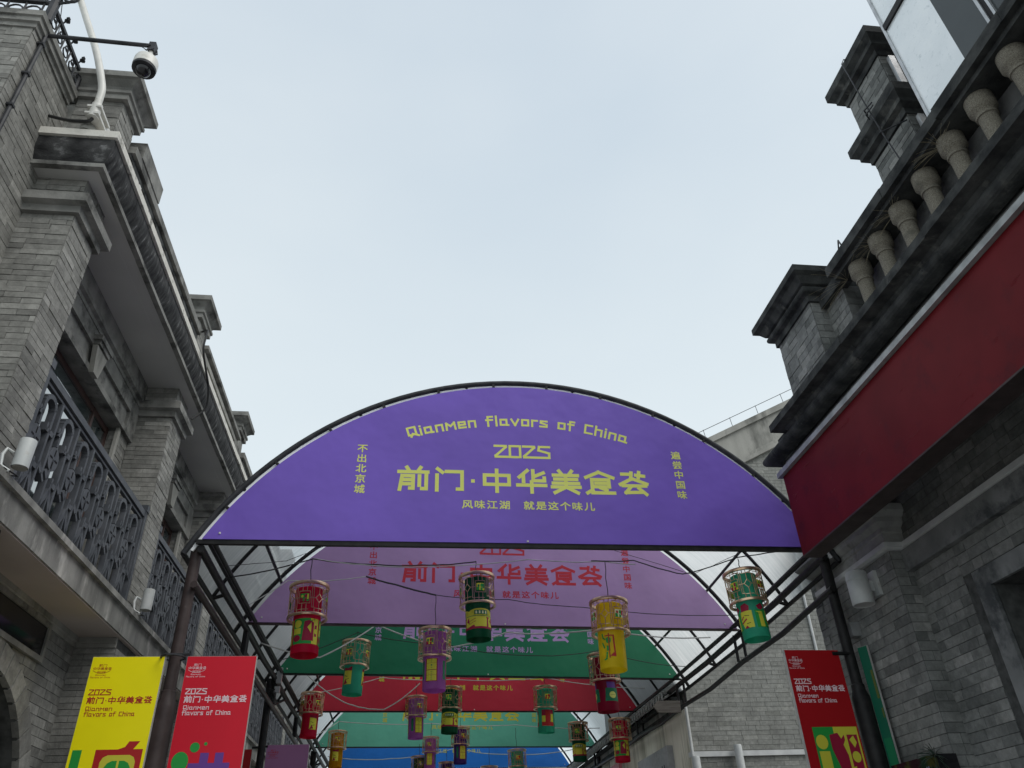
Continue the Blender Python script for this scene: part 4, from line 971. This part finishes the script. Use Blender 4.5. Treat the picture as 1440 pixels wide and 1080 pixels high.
# ------------------------------------------------------------------ arch banners
def banner(i, color, ink, label, dz=0):
    Lp, ex, ny, Wd = arcframe(i); R, zc = circ(Wd)
    root = thing('arch_banner', label, 'banner', Lp + Vector((0, 0, Z0)), 'arched banners under the canopy ribs')
    e0 = .035
    def F(a, b, e): q = Lp + ex * a + ny * (e0 + e); return (q.x, q.y, b)
    A = math.acos((Z0 - zc) / R); pts = [(Wd / 2 + R * math.sin(-A + 2 * A * k / 64), zc + R * math.cos(-A + 2 * A * k / 64)) for k in range(65)]
    m = MB(); m.prism([F(a, b, -.02) for a, b in pts], ny * .02); m.build('panel', 'ban_' + color, root)
    s = Wd / 7.43
    X = lambda x: (x) * s
    each = lambda g: g.build('character', 'ink_' + ink, root)
    strokes(each, '前门·中华美食荟', X(2.155), 5.705, .285, F, w=1.6, gap=2.0, width=X(3.13))
    strokes(each, '2025', X(3.35), 6.17, .175, F, w=1.8, gap=1.2, width=X(.70))
    strokes(each, 'QianMen Flavors of China', X(2.24), 6.635, .150, F, w=1.8, gap=1.9, width=X(2.86), arc=(X(3.69), X(4.6)))
    t = '风味江湖 就是这个味儿'
    for k, ch in enumerate(t):
        if ch != ' ': m = MB(); cjk(m, ch, X(3.00 + .1505 * k), 5.525, .118, F, .018, 1.15); each(m)
    for k, ch in enumerate('不出北京城'): m = MB(); cjk(m, ch, X(1.70), 6.245 - .137 * k, .118, F, .018, 1.1); each(m)
    for k, ch in enumerate('遍尝中国味'): m = MB(); cjk(m, ch, X(5.72), 6.265 - .139 * k, .118, F, .018, 1.1); each(m)
    m = MB()
    for a, b in ((.18, .07), (Wd - .2, .07), (Wd * .5, .02)): m.lathe(F(a, Z0 + b, 0), [(0, -.01), (.012, -.01), (.012, .01), (0, .01)], 8)
    m.build('bolt', 'cam_white', root)
    return root
banner(0, 'violet', 'lime', 'violet arched banner with lime lettering, nearest of the row')
banner(1, 'mauve', 'red', 'mauve arched banner with red lettering behind the violet one')
banner(2, 'green', 'lilac', 'dark green arched banner with lilac lettering, third of the row')
banner(3, 'red', 'yellow', 'red arched banner with yellow lettering between the dark green and teal ones')
banner(4, 'teal', 'yellow', 'pale teal arched banner with yellow lettering behind the red one')
banner(5, 'blue', 'yellow', 'blue arched banner low in the middle, farthest of the row')

# ------------------------------------------------------------------ hanging signs on poles
def sign(name, label, o, ux, w, h, th, mat, logo=None, text=None, art=None, dy=.333):
    """o: top-left corner world, ux: unit vector across"""
    o = Vector(o); ux = Vector(ux).normalized(); ny = Vector((ux.y, -ux.x, 0))
    root = thing(name, label, 'sign', o + ux * w / 2 - Vector((0, 0, h)))
    def F(a, b, e): q = o + ux * a + ny * e; return (q.x, q.y, o.z + b)
    m = MB().prism([F(0, 0, -.004), F(w, 0, -.004), F(w, -h, -.004), F(0, -h, -.004)], -ny * (th - .004)); m.build('board', 'sign_edge', root)
    m = MB().prism([F(.003, -.003, 0), F(w - .003, -.003, 0), F(w - .003, -h + .003, 0), F(.003, -h + .003, 0)], -ny * .003); m.build('printed_face', mat, root)
    if logo:
        m = MB(); s = w / .7; cx = .115 * s
        strokes(m, '前门', cx - .035 * s, -.098, .024, F, w=1.1, gap=1.5, width=.075 * s)
        strokes(m, '中华美食荟', cx - .085 * s, -.130, .026, F, w=1.1, gap=1.2, width=.175 * s)
        strokes(m, '2025', cx - .04 * s, -.163, .020, F, w=1.4, gap=1.2, width=.08 * s)
        for k in range(8):
            t0, t1 = math.pi * (1.08 + .84 * k / 8), math.pi * (1.08 + .84 * (k + 1) / 8)
            seg(m, (cx + .085 * s * math.cos(t0), -.128 + .03 * math.sin(t0)), (cx + .085 * s * math.cos(t1), -.128 + .03 * math.sin(t1)), .004, .001, F)
        strokes(m, 'QianMen', cx - .05 * s, -.186, .014, F, w=1.5, gap=1.5, width=.10 * s)
        strokes(m, 'Flavors of China', cx - .095 * s, -.208, .014, F, w=1.5, gap=1.5, width=.19 * s)
        m.build('emblem', 'ink_' + logo, root, kind='stuff')
    if text:
        m = MB(); s = w / .7
        each = lambda g: g.build('character', 'ink_' + text, root)
        strokes(each, '2025', .045 * s, -.371, .054, F, w=1.75, gap=1.4, width=.205 * s)
        strokes(each, '前门·中华美食荟', .045 * s, -.449, .058, F, w=1.6, gap=1.8, width=.61 * s)
        strokes(each, 'QianMen', .05 * s, -.517, .042, F, w=1.5, gap=1.7, width=.25 * s)
        strokes(each, 'Flavors of China', .05 * s, -.568, .045, F, w=1.5, gap=1.7, width=.47 * s)
    if art:
        for nm, ink, polys, e in art:
            m = MB()
            for j, pl in enumerate(polys): flat(m, [(x_, y_ + dy) for x_, y_ in pl], F, e + .00004 * j)
            q_ = m.build(nm, 'ink_' + ink, root)
            if len(polys) > 1: q_['kind'] = 'stuff'
    return root
def thick(pl, w):
    """ribbon quads along a polyline"""
    out = []
    for (x0, y0), (x1, y1) in zip(pl[:-1], pl[1:]):
        L = math.hypot(x1 - x0, y1 - y0); dx, dy = (x1 - x0) / L * w / 2, (y1 - y0) / L * w / 2
        out.append([(x0 - dx + dy, y0 - dy - dx), (x1 + dx + dy, y1 + dy - dx), (x1 + dx - dy, y1 + dy + dx), (x0 - dx - dy, y0 - dy + dx)])
    return out
hook = [[(.03, -1.20), (.115, -1.20), (.115, -1.36), (.03, -1.36)], [(.03, -1.36), (.115, -1.36), (.13, -1.41), (.16, -1.43), (.21, -1.44), (.21, -1.54), (.14, -1.53), (.07, -1.48), (.04, -1.42)]]
yart = [('artwork', 'green', hook, .0010),
        ('artwork', 'dark_red', [rect(.24, -1.95, .67, -1.20), [(.44, -1.20), (.50, -1.18), (.53, -1.13), (.63, -1.13), (.58, -1.20)]], .0012),
        ('artwork', 'yellow', [[(.30, -1.95), (.30, -1.31), (.32, -1.27), (.36, -1.25), (.56, -1.25), (.60, -1.27), (.62, -1.31), (.62, -1.95)]], .0016),
        ('artwork', 'green', [[(.345, -1.72), (.345, -1.36), (.37, -1.32), (.41, -1.30), (.455, -1.30), (.455, -1.72)], [(.475, -1.72), (.475, -1.30), (.52, -1.30), (.56, -1.32), (.585, -1.36), (.585, -1.72)]], .0020),
        ('artwork', 'ywhite', [rect(.35, -1.55, .452, -1.39), rect(.478, -1.55, .58, -1.39)] + [ell(.36 + .02 * k, -1.385, .012, .012, 8) for k in range(5)] + [ell(.488 + .02 * k, -1.385, .012, .012, 8) for k in range(5)], .0024)]
sign('pole_sign', 'yellow hanging sign with red lettering, left of the brown canopy pole', (-3.20, 8.50, 3.78), (1, 0, 0), .70, 2.0, .05, 'sign_yellow', 'dark_red', 'dark_red', yart)
rart = [('artwork', 'green', [ell(.11, -1.32, .078, .088, 24), ell(.228, -1.195, .045, .045, 20), ell(.325, -1.165, .016, .016, 14)], .0010),
        ('artwork', 'purple', [rect(.29, -1.60, .37, -1.245), rect(.43, -1.60, .51, -1.245), rect(.19, -1.40, .575, -1.335), [(.15, -1.75), (.22, -1.41), (.30, -1.41), (.24, -1.75)], rect(.24, -1.75, .56, -1.55)], .0014)]
sign('pole_sign', 'bright red hanging sign with pale lettering, right of the brown canopy pole', (-2.28, 8.50, 3.78), (1, 0, 0), .69, 2.0, .05, 'sign_red', 'white_pink', 'white_pink', rart)
MB_ = MB().tube([(-2.52, 8.5, 3.80), (-2.26, 8.5, 3.80)], .014, 6)
for k in range(10):
    t0, t1 = math.pi * 2 * k / 10, math.pi * 2 * (k + 1) / 10
    MB_.tube([(-2.42 + .12 * math.cos(t0), 8.5 + .12 * math.sin(t0), 3.77), (-2.42 + .12 * math.cos(t1), 8.5 + .12 * math.sin(t1), 3.77)], .012, 5)
solo(MB_, 'sign_clamp', 'iron_dark', 'ring clamp round the brown pole holding the yellow and red signs', 'clamp')
gart = [('artwork', 'green', [rect(.12, -1.90, .36, -1.0)], .0008), ('artwork', 'yellow', [rect(.36, -1.08, .64, -1.0), rect(.36, -1.9, .64, -1.08)], .0010),
        ('artwork', 'yellow', [ell(.20, -1.15, .068, .072, 22), rect(.145, -1.42, .265, -1.24)], .0014),
        ('artwork', 'crimson', [[(.30, -1.08), (.40, -1.06), (.43, -1.12), (.47, -1.08), (.47, -1.9), (.33, -1.9), (.35, -1.40), (.30, -1.22)], rect(.50, -1.9, .62, -1.08), ell(.20, -1.52, .06, .07, 18)], .0018),
        ('artwork', 'yellow', [[(.44, -1.18), (.50, -1.09), (.50, -1.36), (.475, -1.30)], [(.52, -1.13), (.575, -1.09), (.60, -1.16), (.565, -1.21)], ell(.56, -1.30, .048, .055, 18), [(.50, -1.40), (.53, -1.39), (.54, -1.8), (.49, -1.8)], [(.54, -1.50), (.585, -1.42), (.61, -1.55)]], .0022)]
sign('pole_sign', 'dull red hanging sign with yellow and green artwork on the right canopy pole', (4.22, 8.60, 3.84), (1, .03, 0), .66, 2.0, .05, 'sign_red_dark', 'white_pink', 'white_pink', gart, .18)
sign('pole_sign', 'dark green hanging sign seen almost edge-on behind the right canopy pole', (5.10, 8.58, 3.85), (.36, -.93, 0), .13, 2.0, .03, 'sign_green', None, None, [('artwork', 'dull_orange', [rect(.09, -.9, .12, -.6), rect(.10, -1.1, .12, -1.0)], .001), ('artwork', 'dgreen', [rect(.02, -1.9, .12, -1.3)], .0014)])
solo(MB().tube([(4.80, 8.62, 3.80), (5.06, 8.62, 3.80)], .022, 8), 'sign_clamp', 'steel_black', 'short bar joining the dull red sign to the right canopy pole', 'clamp')
sign('pole_sign', 'mauve hanging sign with small red emblem on the second left pole', (-2.36, 14.6, 3.88), (1, 0, 0), .70, 2.0, .05, 'sign_mauve', 'red', None, None)
sign('pole_sign', 'narrow dark red sign half hidden behind the bright red sign', (-3.05, 14.6, 3.82), (1, 0, 0), .46, 2.0, .05, 'sign_red_dark', None, None, None)
solo(MB().tube([(-2.60, 14.6, 3.84), (-2.34, 14.6, 3.86)], .018, 6), 'sign_clamp', 'steel_black', 'short bar on the second left pole above the mauve sign', 'clamp')

# ------------------------------------------------------------------ lanterns
RC, RI = .262, .185           # cage and shade radius
ZT, ZB, ZC = 0.0, -.95, -.45  # lantern top, bottom and cage bottom
def clip_poly(p, x0, x1):
    def half(p, f):
        out = []
        for a, b in zip(p, p[1:] + p[:1]):
            fa, fb = f(a), f(b)
            if fa >= 0: out.append(a)
            if fa * fb < 0: t = fa / (fa - fb); out.append((a[0] + (b[0] - a[0]) * t, a[1] + (b[1] - a[1]) * t))
        return out
    q = half(p, lambda a: a[0] - x0)
    return half(q, lambda a: x1 - a[0]) if len(q) > 2 else []
def wrap(mb, poly, r, ang0):
    xs = [p[0] for p in poly]; k0 = math.floor(min(xs) / .02); k1 = math.ceil(max(xs) / .02)
    for k in range(k0, k1):
        q = clip_poly(list(poly), k * .02, (k + 1) * .02)
        if len(q) > 2: mb.add([(r * math.cos(ang0 + a / r), r * math.sin(ang0 + a / r), b) for a, b in q], [tuple(range(len(q)))])
def lattice_mesh():
    m = MB(); Q = 4; q = 2 * math.pi / Q; wq = q * RC      # four repeats
    def P(x, z, base): t = base + x / RC; return Vector((RC * math.cos(t), RC * math.sin(t), z))
    h0, h1 = ZC + .02, -.03
    for k in range(Q):
        b = k * q
        lines = [[(-.075, h0 + .115), (.075, h0 + .115), (.075, h1 - .115), (-.075, h1 - .115), (-.075, h0 + .115)],
                 [(-.03, h1), (-.03, h1 - .115)], [(.03, h1), (.03, h1 - .115)], [(-.03, h0), (-.03, h0 + .115)], [(.03, h0), (.03, h0 + .115)],
                 [(-.10, h1 - .03), (.10, h1 - .03)], [(-.12, h0 + .03), (.06, h0 + .03)],
                 [(.10, h1), (.10, h0 + .06), (.14, h0 + .06), (.14, h0)], [(-.10, h0), (-.10, h1 - .06), (-.14, h1 - .06), (-.14, h1)],
                 [(.125, h1 - .03), (.125, h0 + .06)], [(-.125, h1 - .06), (-.125, h0 + .03)], [(.075, -.235), (.155, -.235)], [(-.155, -.235), (-.075, -.235)],
                 [(wq / 2 - .05, -.235), (wq / 2, -.175), (wq / 2 + .05, -.235), (wq / 2, -.295), (wq / 2 - .05, -.235)],
                 [(wq / 2, -.175), (wq / 2, h1)], [(wq / 2, -.295), (wq / 2, h0)], [(wq / 2 - .06, h1 - .05), (wq / 2 + .06, h1 - .05)], [(wq / 2 - .06, h0 + .05), (wq / 2 + .06, h0 + .05)]]
        for pl in lines:
            for (x0, z0), (x1, z1) in zip(pl[:-1], pl[1:]):
                n = max(1, int(abs(x1 - x0) / .06))
                for j in range(n):
                    a = P(x0 + (x1 - x0) * j / n, z0 + (z1 - z0) * j / n, b); c = P(x0 + (x1 - x0) * (j + 1) / n, z0 + (z1 - z0) * (j + 1) / n, b)
                    m.bar(a, c, .0085, .007)
    return m
def ring(r, z, t=.014):
    n = 40; m = MB()
    m.lathe((0, 0, z), [(r - t, -t), (r + t * .8, -t), (r + t, 0), (r + t * .8, t), (r - t, t), (r - t, -t)], n)
    m.f = m.f[:-2]; m.sm = m.sm[:-2]
    return m
LMESH = {}
def part(name, mb, mat, parent, key=None):
    if key and key in LMESH:
        o = bpy.data.objects.new(name, LMESH[key]); COL.objects.link(o); o.parent = parent; ORG[o.name] = Vector((0, 0, 0)); return o
    mb = mb() if callable(mb) else mb
    o = mb.build(name, mat, parent, local=True)
    if key: LMESH[key] = o.data
    return o

z = lambda t: -.47 - t     # print coordinates down from the cage
PAT = {
 'coins': [('green', [rect(-.13, -.84, .13, -.50)], 0), ('yellow', [ell(-.075, -.575, .045, .05, 16), rect(-.125, -.71, -.035, -.63), [(.13, -.50), (.07, -.50), (.07, -.53), (.13, -.53)], rect(.09, -.84, .17, -.50)], 1),
           ('crimson', [ell(-.08, -.765, .045, .045, 14), [(-.02, -.80), (0, -.55), (.05, -.53), (.11, -.56), (.11, -.80)], rect(.12, -.74, .15, -.60)], 2), ('yellow', [[(.035, -.62), (.08, -.56), (.08, -.70)], ell(.14, -.67, .025, .035, 12)], 3)],
 'tower': [('yellow', [rect(-.17, -.80, .17, -.60), ell(0, -.60, .17, .06, 20)], 0), ('dgreen', [rect(-.085, -.62, .085, -.57), rect(-.17, -.645, .17, -.638)], 1), ('ywhite', [rect(-.07 + .04 * k, -.612, -.05 + .04 * k, -.582) for k in range(4)], 2),
           ('crimson', [[(-.17, -.80), (-.09, -.77), (-.08, -.80)], rect(-.17, -.83, .17, -.80), [(.07, -.80), (.075, -.68), (.06, -.66), (.12, -.66), (.095, -.69), (.10, -.80)], [(.12, -.72), (.16, -.66), (.17, -.75)]] + thick([(-.16, -.72), (-.07, -.68)], .006) + thick([(-.16, -.76), (-.07, -.72)], .006), 3)],
 'tiles': [('crimson', [rect(-.08, -.84, .08, -.49)], 0), ('yellow', [rect(-.068, -.66, .068, -.50), rect(-.068, -.83, .068, -.67)], 1), ('dgreen', [rect(-.008, -.515 - .03 * k, .012, -.508 - .03 * k) for k in range(11)] + [rect(-.16, -.80, -.11, -.52)], 2), ('crimson', [rect(-.068, -.575, .068, -.572), rect(-.068, -.745, .068, -.742)], 3)],
 'mask': [('crimson', [[(-.09, -.54), (-.02, -.49), (.02, -.55), (-.03, -.60), (-.07, -.59)], [(.04, -.60), (.05, -.50), (.11, -.48), (.15, -.53), (.14, -.60)]], 0), ('green', [rect(-.12, -.83, .02, -.60)], 1),
          ('yellow', [[(-.11, -.61), (-.03, -.61), (-.02, -.82), (-.08, -.82), (-.08, -.63)], [(.03, -.60), (.17, -.60), (.17, -.82), (.05, -.82), (.02, -.70)]], 2),
          ('crimson', thick([(.03, -.74), (.09, -.70)], .02) + thick([(.03, -.69), (.06, -.66)], .015) + [[(.05, -.82), (.08, -.78), (.11, -.82)]], 3), ('black', thick([(.08, -.645), (.13, -.655)], .008) + thick([(.09, -.76), (.13, -.755)], .008) + thick([(-.06, -.64), (-.10, -.64)], .006), 4)],
 'lamp': [('dark_red', thick([(-.16, -.53), (-.07, -.53), (-.06, -.80)], .018) + [[(-.12, -.80), (-.06, -.74), (-.05, -.81)]], 0), ('green', [ell(-.13, -.59, .03, .04, 12), rect(-.155, -.73, -.115, -.66)], 1),
          ('green', thick([(.12, -.50), (.13, -.56), (.15, -.58)], .018) + thick([(.12, -.62), (.14, -.68)], .018) + thick([(.17, -.75), (.16, -.83), (.14, -.84)], .02), 2), ('dark_red', thick([(.20, -.50), (.20, -.82)], .012), 3)],
 'face': [('yellow', [rect(-.10, -.80, .04, -.56)], 0), ('crimson', [[(-.10, -.56), (-.10, -.50), (-.02, -.52), (.04, -.48), (.04, -.57)], [(-.10, -.80), (-.02, -.78), (-.06, -.70)]], 1), ('black', thick([(-.08, -.64), (-.03, -.66)], .01) + thick([(-.06, -.72), (0, -.70)], .008), 2)],
 'eye': [('purple', [rect(-.07, -.62, .07, -.49)], 0), ('dgreen', [[(-.11, -.80), (-.09, -.60), (.12, -.60), (.13, -.80)]], 1), ('lime', [ell(.01, -.70, .055, .055, 18)], 2), ('black', thick([(-.03, -.70), (.05, -.695)], .004), 3)],
 'gate': [('crimson', [rect(-.12, -.72, .11, -.50)], 0), ('yellow', [rect(-.12, -.75, -.04, -.62), rect(.05, -.75, .11, -.60)], 1), ('dark_red', [rect(-.05, -.76, .04, -.52), rect(-.12, -.83, .12, -.75)], 2)],
}
def plaque_mesh(cols):
    pass
def lantern(pat, color, x, y, zt, sc, rot, wire, label):
    root = thing('lantern', label, 'lantern', (x, y, zt), 'patterned lanterns hanging under the canopy')
    sc *= .925; root.scale = (sc, sc, sc); root.rotation_euler = (random.uniform(-.03, .03), random.uniform(-.03, .03), 0)
    face0 = -math.pi / 2 + rot
    part('top_ring', lambda: ring(RC, -.012, .02), 'gold', root, 'top'); part('cage_ring', lambda: ring(RC, ZC, .016), 'gold', root, 'bot')
    l = part('lattice', lattice_mesh, 'gold', root, 'lat'); l.rotation_euler.z = face0
    def crown():
        m = MB()
        for k in range(4): t = math.pi / 2 * k + .4; m.bar((0, 0, -.012), (RC * math.cos(t), RC * math.sin(t), -.012), .012, .01)
        return m
    part('spider', crown, 'gold', root, 'crown')
    def shade():
        m = MB().lathe((0, 0, 0), [(RI, -.05), (RI, ZB + .004), (RI - .003, ZB), (RI - .006, ZB + .004), (RI - .006, -.05), (RI, -.05)], 36); m.f = m.f[:-2]; m.sm = m.sm[:-2]
        return m
    part('shade', shade, 'lan_' + color, root, 'shade' + color)
    part('shade_top', lambda: MB().lathe((0, 0, 0), [(RI - .008, -.055), (RI - .008, -.05), (0, -.05)], 24), 'lan_' + color, root, 'stop' + color)
    for ink, polys, lv in PAT[pat]:
        def mk(polys=polys, lv=lv):
            m = MB()
            for p in polys: wrap(m, [(q[0] * 1.22, q[1] if q[1] < -.6 else -.47 + (q[1] + .47) * .9) for q in p], RI + .0015 + .0007 * lv, 0)
            return m
        for rep in range(3):
            o = part('print', mk, 'ink_' + ink, root, ('pr', pat, lv)); o.rotation_euler.z = face0 + .06 + rep * 2 * math.pi / 3
            if len(polys) > 1: o['kind'] = 'stuff'
    # little picture squares set in the cage
    pal = {'coins': ('green', 'crimson', 'yellow'), 'tower': ('yellow', 'green', 'dgreen'), 'tiles': ('yellow', 'crimson', 'dgreen'), 'mask': ('yellow', 'crimson', 'green'), 'lamp': ('ywhite', 'green', 'dark_red'), 'face': ('yellow', 'crimson', 'dgreen'), 'eye': ('yellow', 'purple', 'dgreen'), 'gate': ('yellow', 'dark_red', 'crimson')}[pat]
    for rep in range(4):
        base = None
        for kk, (ink, shapes) in enumerate(((pal[0], [rect(-.060, -.29, .060, -.18)]), (pal[1], [rect(-.058, -.29, -.02, -.24), ell(.02, -.215, .022, .028, 10), rect(0, -.29, .03, -.25)]), (pal[2], [rect(.035, -.26, .056, -.19), ell(-.03, -.22, .016, .02, 10)]))):
            def mk(shapes=shapes, kk=kk):
                m = MB()
                for p in shapes: wrap(m, list(p), RC - .002 + .002 * kk, 0)
                return m
            o = part('picture_square' if kk == 0 else 'print', mk, 'ink_' + ink, base or root, ('sq', pat, kk))
            if kk == 0: base = o; o.rotation_euler.z = face0 + rep * math.pi / 2
            else: o['kind'] = 'stuff'
    w = MB(); L = wire / sc
    w.tube([(0, 0, -.012), (.006, 0, L * .3), (-.008, .004, L * .6), (.004, 0, L * .8), (0, 0, L)], .006 / sc, 5)
    w.build('hanging_wire', 'cable_black', root, local=True)
    return root
LN = [
 ('coins', 'red', -1.35, 10.14, 5.07, 1, -.10, .40, 'red lantern with green and yellow print, largest on the left before the mauve banner'),
 ('tower', 'dkgreen', .88, 10.64, 5.40, 1, .12, .24, 'dark green lantern with a yellow tower print in front of the mauve title'),
 ('tiles', 'purple', .33, 11.30, 4.84, .944, -.35, .52, 'purple lantern with yellow tile print, hanging across mauve and green banners'),
 ('face', 'teal', -.96, 14.12, 5.44, 1, -.45, .20, 'teal lantern with a red and yellow face print before the dark green banner'),
 ('lamp', 'yellow', 2.58, 9.96, 4.82, 1, .30, .57, 'bright yellow lantern with red and green print, right of the middle'),
 ('mask', 'teal', 4.06, 8.95, 4.86, .93, .55, .20, 'teal lantern with a yellow mask print, nearest the right truss'),
 ('eye', 'crimson', 3.13, 12.84, 4.87, 1, .25, .45, 'crimson lantern with purple and lime disc print behind the yellow lantern'),
 ('gate', 'teal', 2.82, 16.9, 5.25, 1, .05, .20, 'teal lantern with a red gate print before the red banner'),
 ('face', 'red', -2.0, 17.35, 5.27, .96, .7, .22, 'red lantern at the left edge of the red banner, under the roof sheets'),
 ('coins', 'red', 4.55, 17.7, 4.74, .953, -.4, .25, 'red lantern at the right by the tiled eaves, below the red banner corner'),
 ('tiles', 'purple', .14, 17.8, 5.27, .94, .35, .30, 'purple lantern left of the dark green one, crossing the teal banner'),
 ('tower', 'dkgreen', .85, 17.16, 5.31, 1, -.2, .25, 'dark green lantern with yellow and red print behind the purple one, centre'),
 ('tiles', 'purple', .58, 21.8, 5.11, .851, -.2, .35, 'smaller purple lantern low in the centre under the teal banner'),
 ('face', 'amber', -1.8, 21.9, 5.3, .953, .1, .30, 'amber lantern at the far left before the blue banner'),
 ('tiles', 'blue', 1.35, 21.9, 5.34, .972, .3, .25, 'dark blue lantern with yellow tile print behind the dark green one'),
 ('tower', 'dkgreen', 4.24, 20.7, 5.21, 1, -.3, .25, 'dark green lantern at the right end of the teal banner'),
 ('gate', 'teal', 2.88, 22.4, 4.86, .98, .0, .55, 'teal lantern low on the right before the blue banner'),
 ('eye', 'dkgreen', .3, 22.0, 4.69, .847, .2, .3, 'dark green lantern mostly hidden behind the small purple one'),
 ('lamp', 'crimson', 2.29, 24.0, 4.68, .96, .2, .5, 'crimson lantern at the bottom edge, only its top ring showing'),
 ('eye', 'blue', 1.02, 22.4, 4.6, .831, .2, .3, 'dark blue lantern at the bottom edge between purple and blue ones'),
]
for a in LN: lantern(*a)

# ------------------------------------------------------------------ cables strung across
def cable(pts, label, mat, r=.008, sag=.05):
    P = [Vector(p) for p in pts]; out = []
    for a, b in zip(P[:-1], P[1:]):
        for k in range(8):
            t = k / 8; q = a.lerp(b, t); q.z -= sag * 4 * t * (1 - t) * (b - a).length; q.z += random.uniform(-.004, .004); out.append(q)
    out.append(P[-1]); solo(MB().tube(out, r, 6), 'strung_cable', mat, label, 'cable', 'cables strung under the canopy')
cable([(-2.3, 9.6, 5.0), (-1.35, 10.14, 5.46), (-.5, 10.3, 5.45), (.1, 10.5, 5.52), (.88, 10.64, 5.63)], 'black cable from the left truss to the dark green lantern', 'cable_black', .009, .02)
cable([(-1.35, 10.14, 5.47), (-.3, 10.3, 5.42), (1.6, 10.4, 5.58), (2.58, 9.96, 5.39), (3.0, 9.9, 5.33)], 'pale cable across the mauve banner title', 'cable_white', .007, .02)
cable([(2.40, 9.96, 5.40), (2.95, 9.8, 5.35), (3.5, 9.5, 5.05), (4.06, 8.95, 5.08), (5.05, 8.9, 5.25)], 'black cable looping down from the yellow to the right teal lantern', 'cable_black', .008, .02)
cable([(-2.3, 11.0, 5.1), (-1.8, 11.1, 5.5), (-.7, 11.2, 5.60)], 'pale cable from the left truss across the mauve banner edge', 'cable_white', .007, .03)
cable([(-.7, 11.2, 5.60), (-.2, 11.25, 5.48), (.33, 11.30, 5.36)], 'thick black cable dropping to the purple lantern', 'cable_black', .013, .01)
cable([(.33, 11.3, 5.36), (1.4, 11.3, 5.30), (2.5, 11.2, 5.15), (5.1, 11.4, 5.1)], 'dark cable behind the dark green and yellow lanterns', 'cable_black', .006, .02)
cable([(-2.3, 12.5, 5.0), (-1.45, 13.0, 4.9), (-.6, 13.4, 5.55), (.6, 13.4, 5.15), (1.6, 13.2, 5.35), (3.13, 12.84, 5.30), (5.1, 13, 5.2)], 'white cable waving across the dark green banner', 'cable_white', .011, .03)
cable([(-2.3, 14.0, 5.1), (-.96, 14.12, 5.62), (.6, 14.1, 5.4), (2, 14.1, 5.2), (3.4, 14.2, 5.3), (5.2, 14.6, 5.1)], 'thin cable holding the teal face lantern', 'cable_black', .007, .03)
cable([(-2.2, 16.6, 5.6), (-1.3, 16.6, 4.95), (-.5, 16.6, 4.8), (.2, 16.6, 5.3)], 'white cable sagging in a deep curve across the red banner', 'cable_white', .011, .05)
cable([(-2.3, 17.2, 5.2), (-.6, 17.2, 5.55), (.85, 17.2, 5.50), (2.82, 16.9, 5.45), (5.1, 17.3, 5.3)], 'black and grey cable crossing the red banner behind the lanterns', 'cable_white', .008, .02)
cable([(-2.3, 21.2, 5.1), (-1.8, 21.9, 5.55), (.58, 21.8, 5.45), (2.88, 22.2, 5.45), (5.1, 22, 5.3)], 'white cable crossing the teal banner', 'cable_white', .010, .02)
cable([(-2.3, 25.2, 5.2), (-.5, 25.2, 5.1), (1.4, 25.2, 5.35), (3.0, 25.2, 5.15), (5.1, 25.4, 5.3)], 'pale cable across the top of the blue banner', 'cable_white', .012, .03)
cable([(-2.3, 9.2, 5.0), (-1.7, 10.2, 5.45), (-.9, 11.5, 6.4)], 'thin stay wire at the left roof sheets', 'cable_black', .004, .0)
cable([(4.7, 9.0, 5.4), (3.9, 10.2, 5.3), (3.2, 11.6, 6.2)], 'thin stay wire at the right roof sheets', 'cable_black', .004, .0)
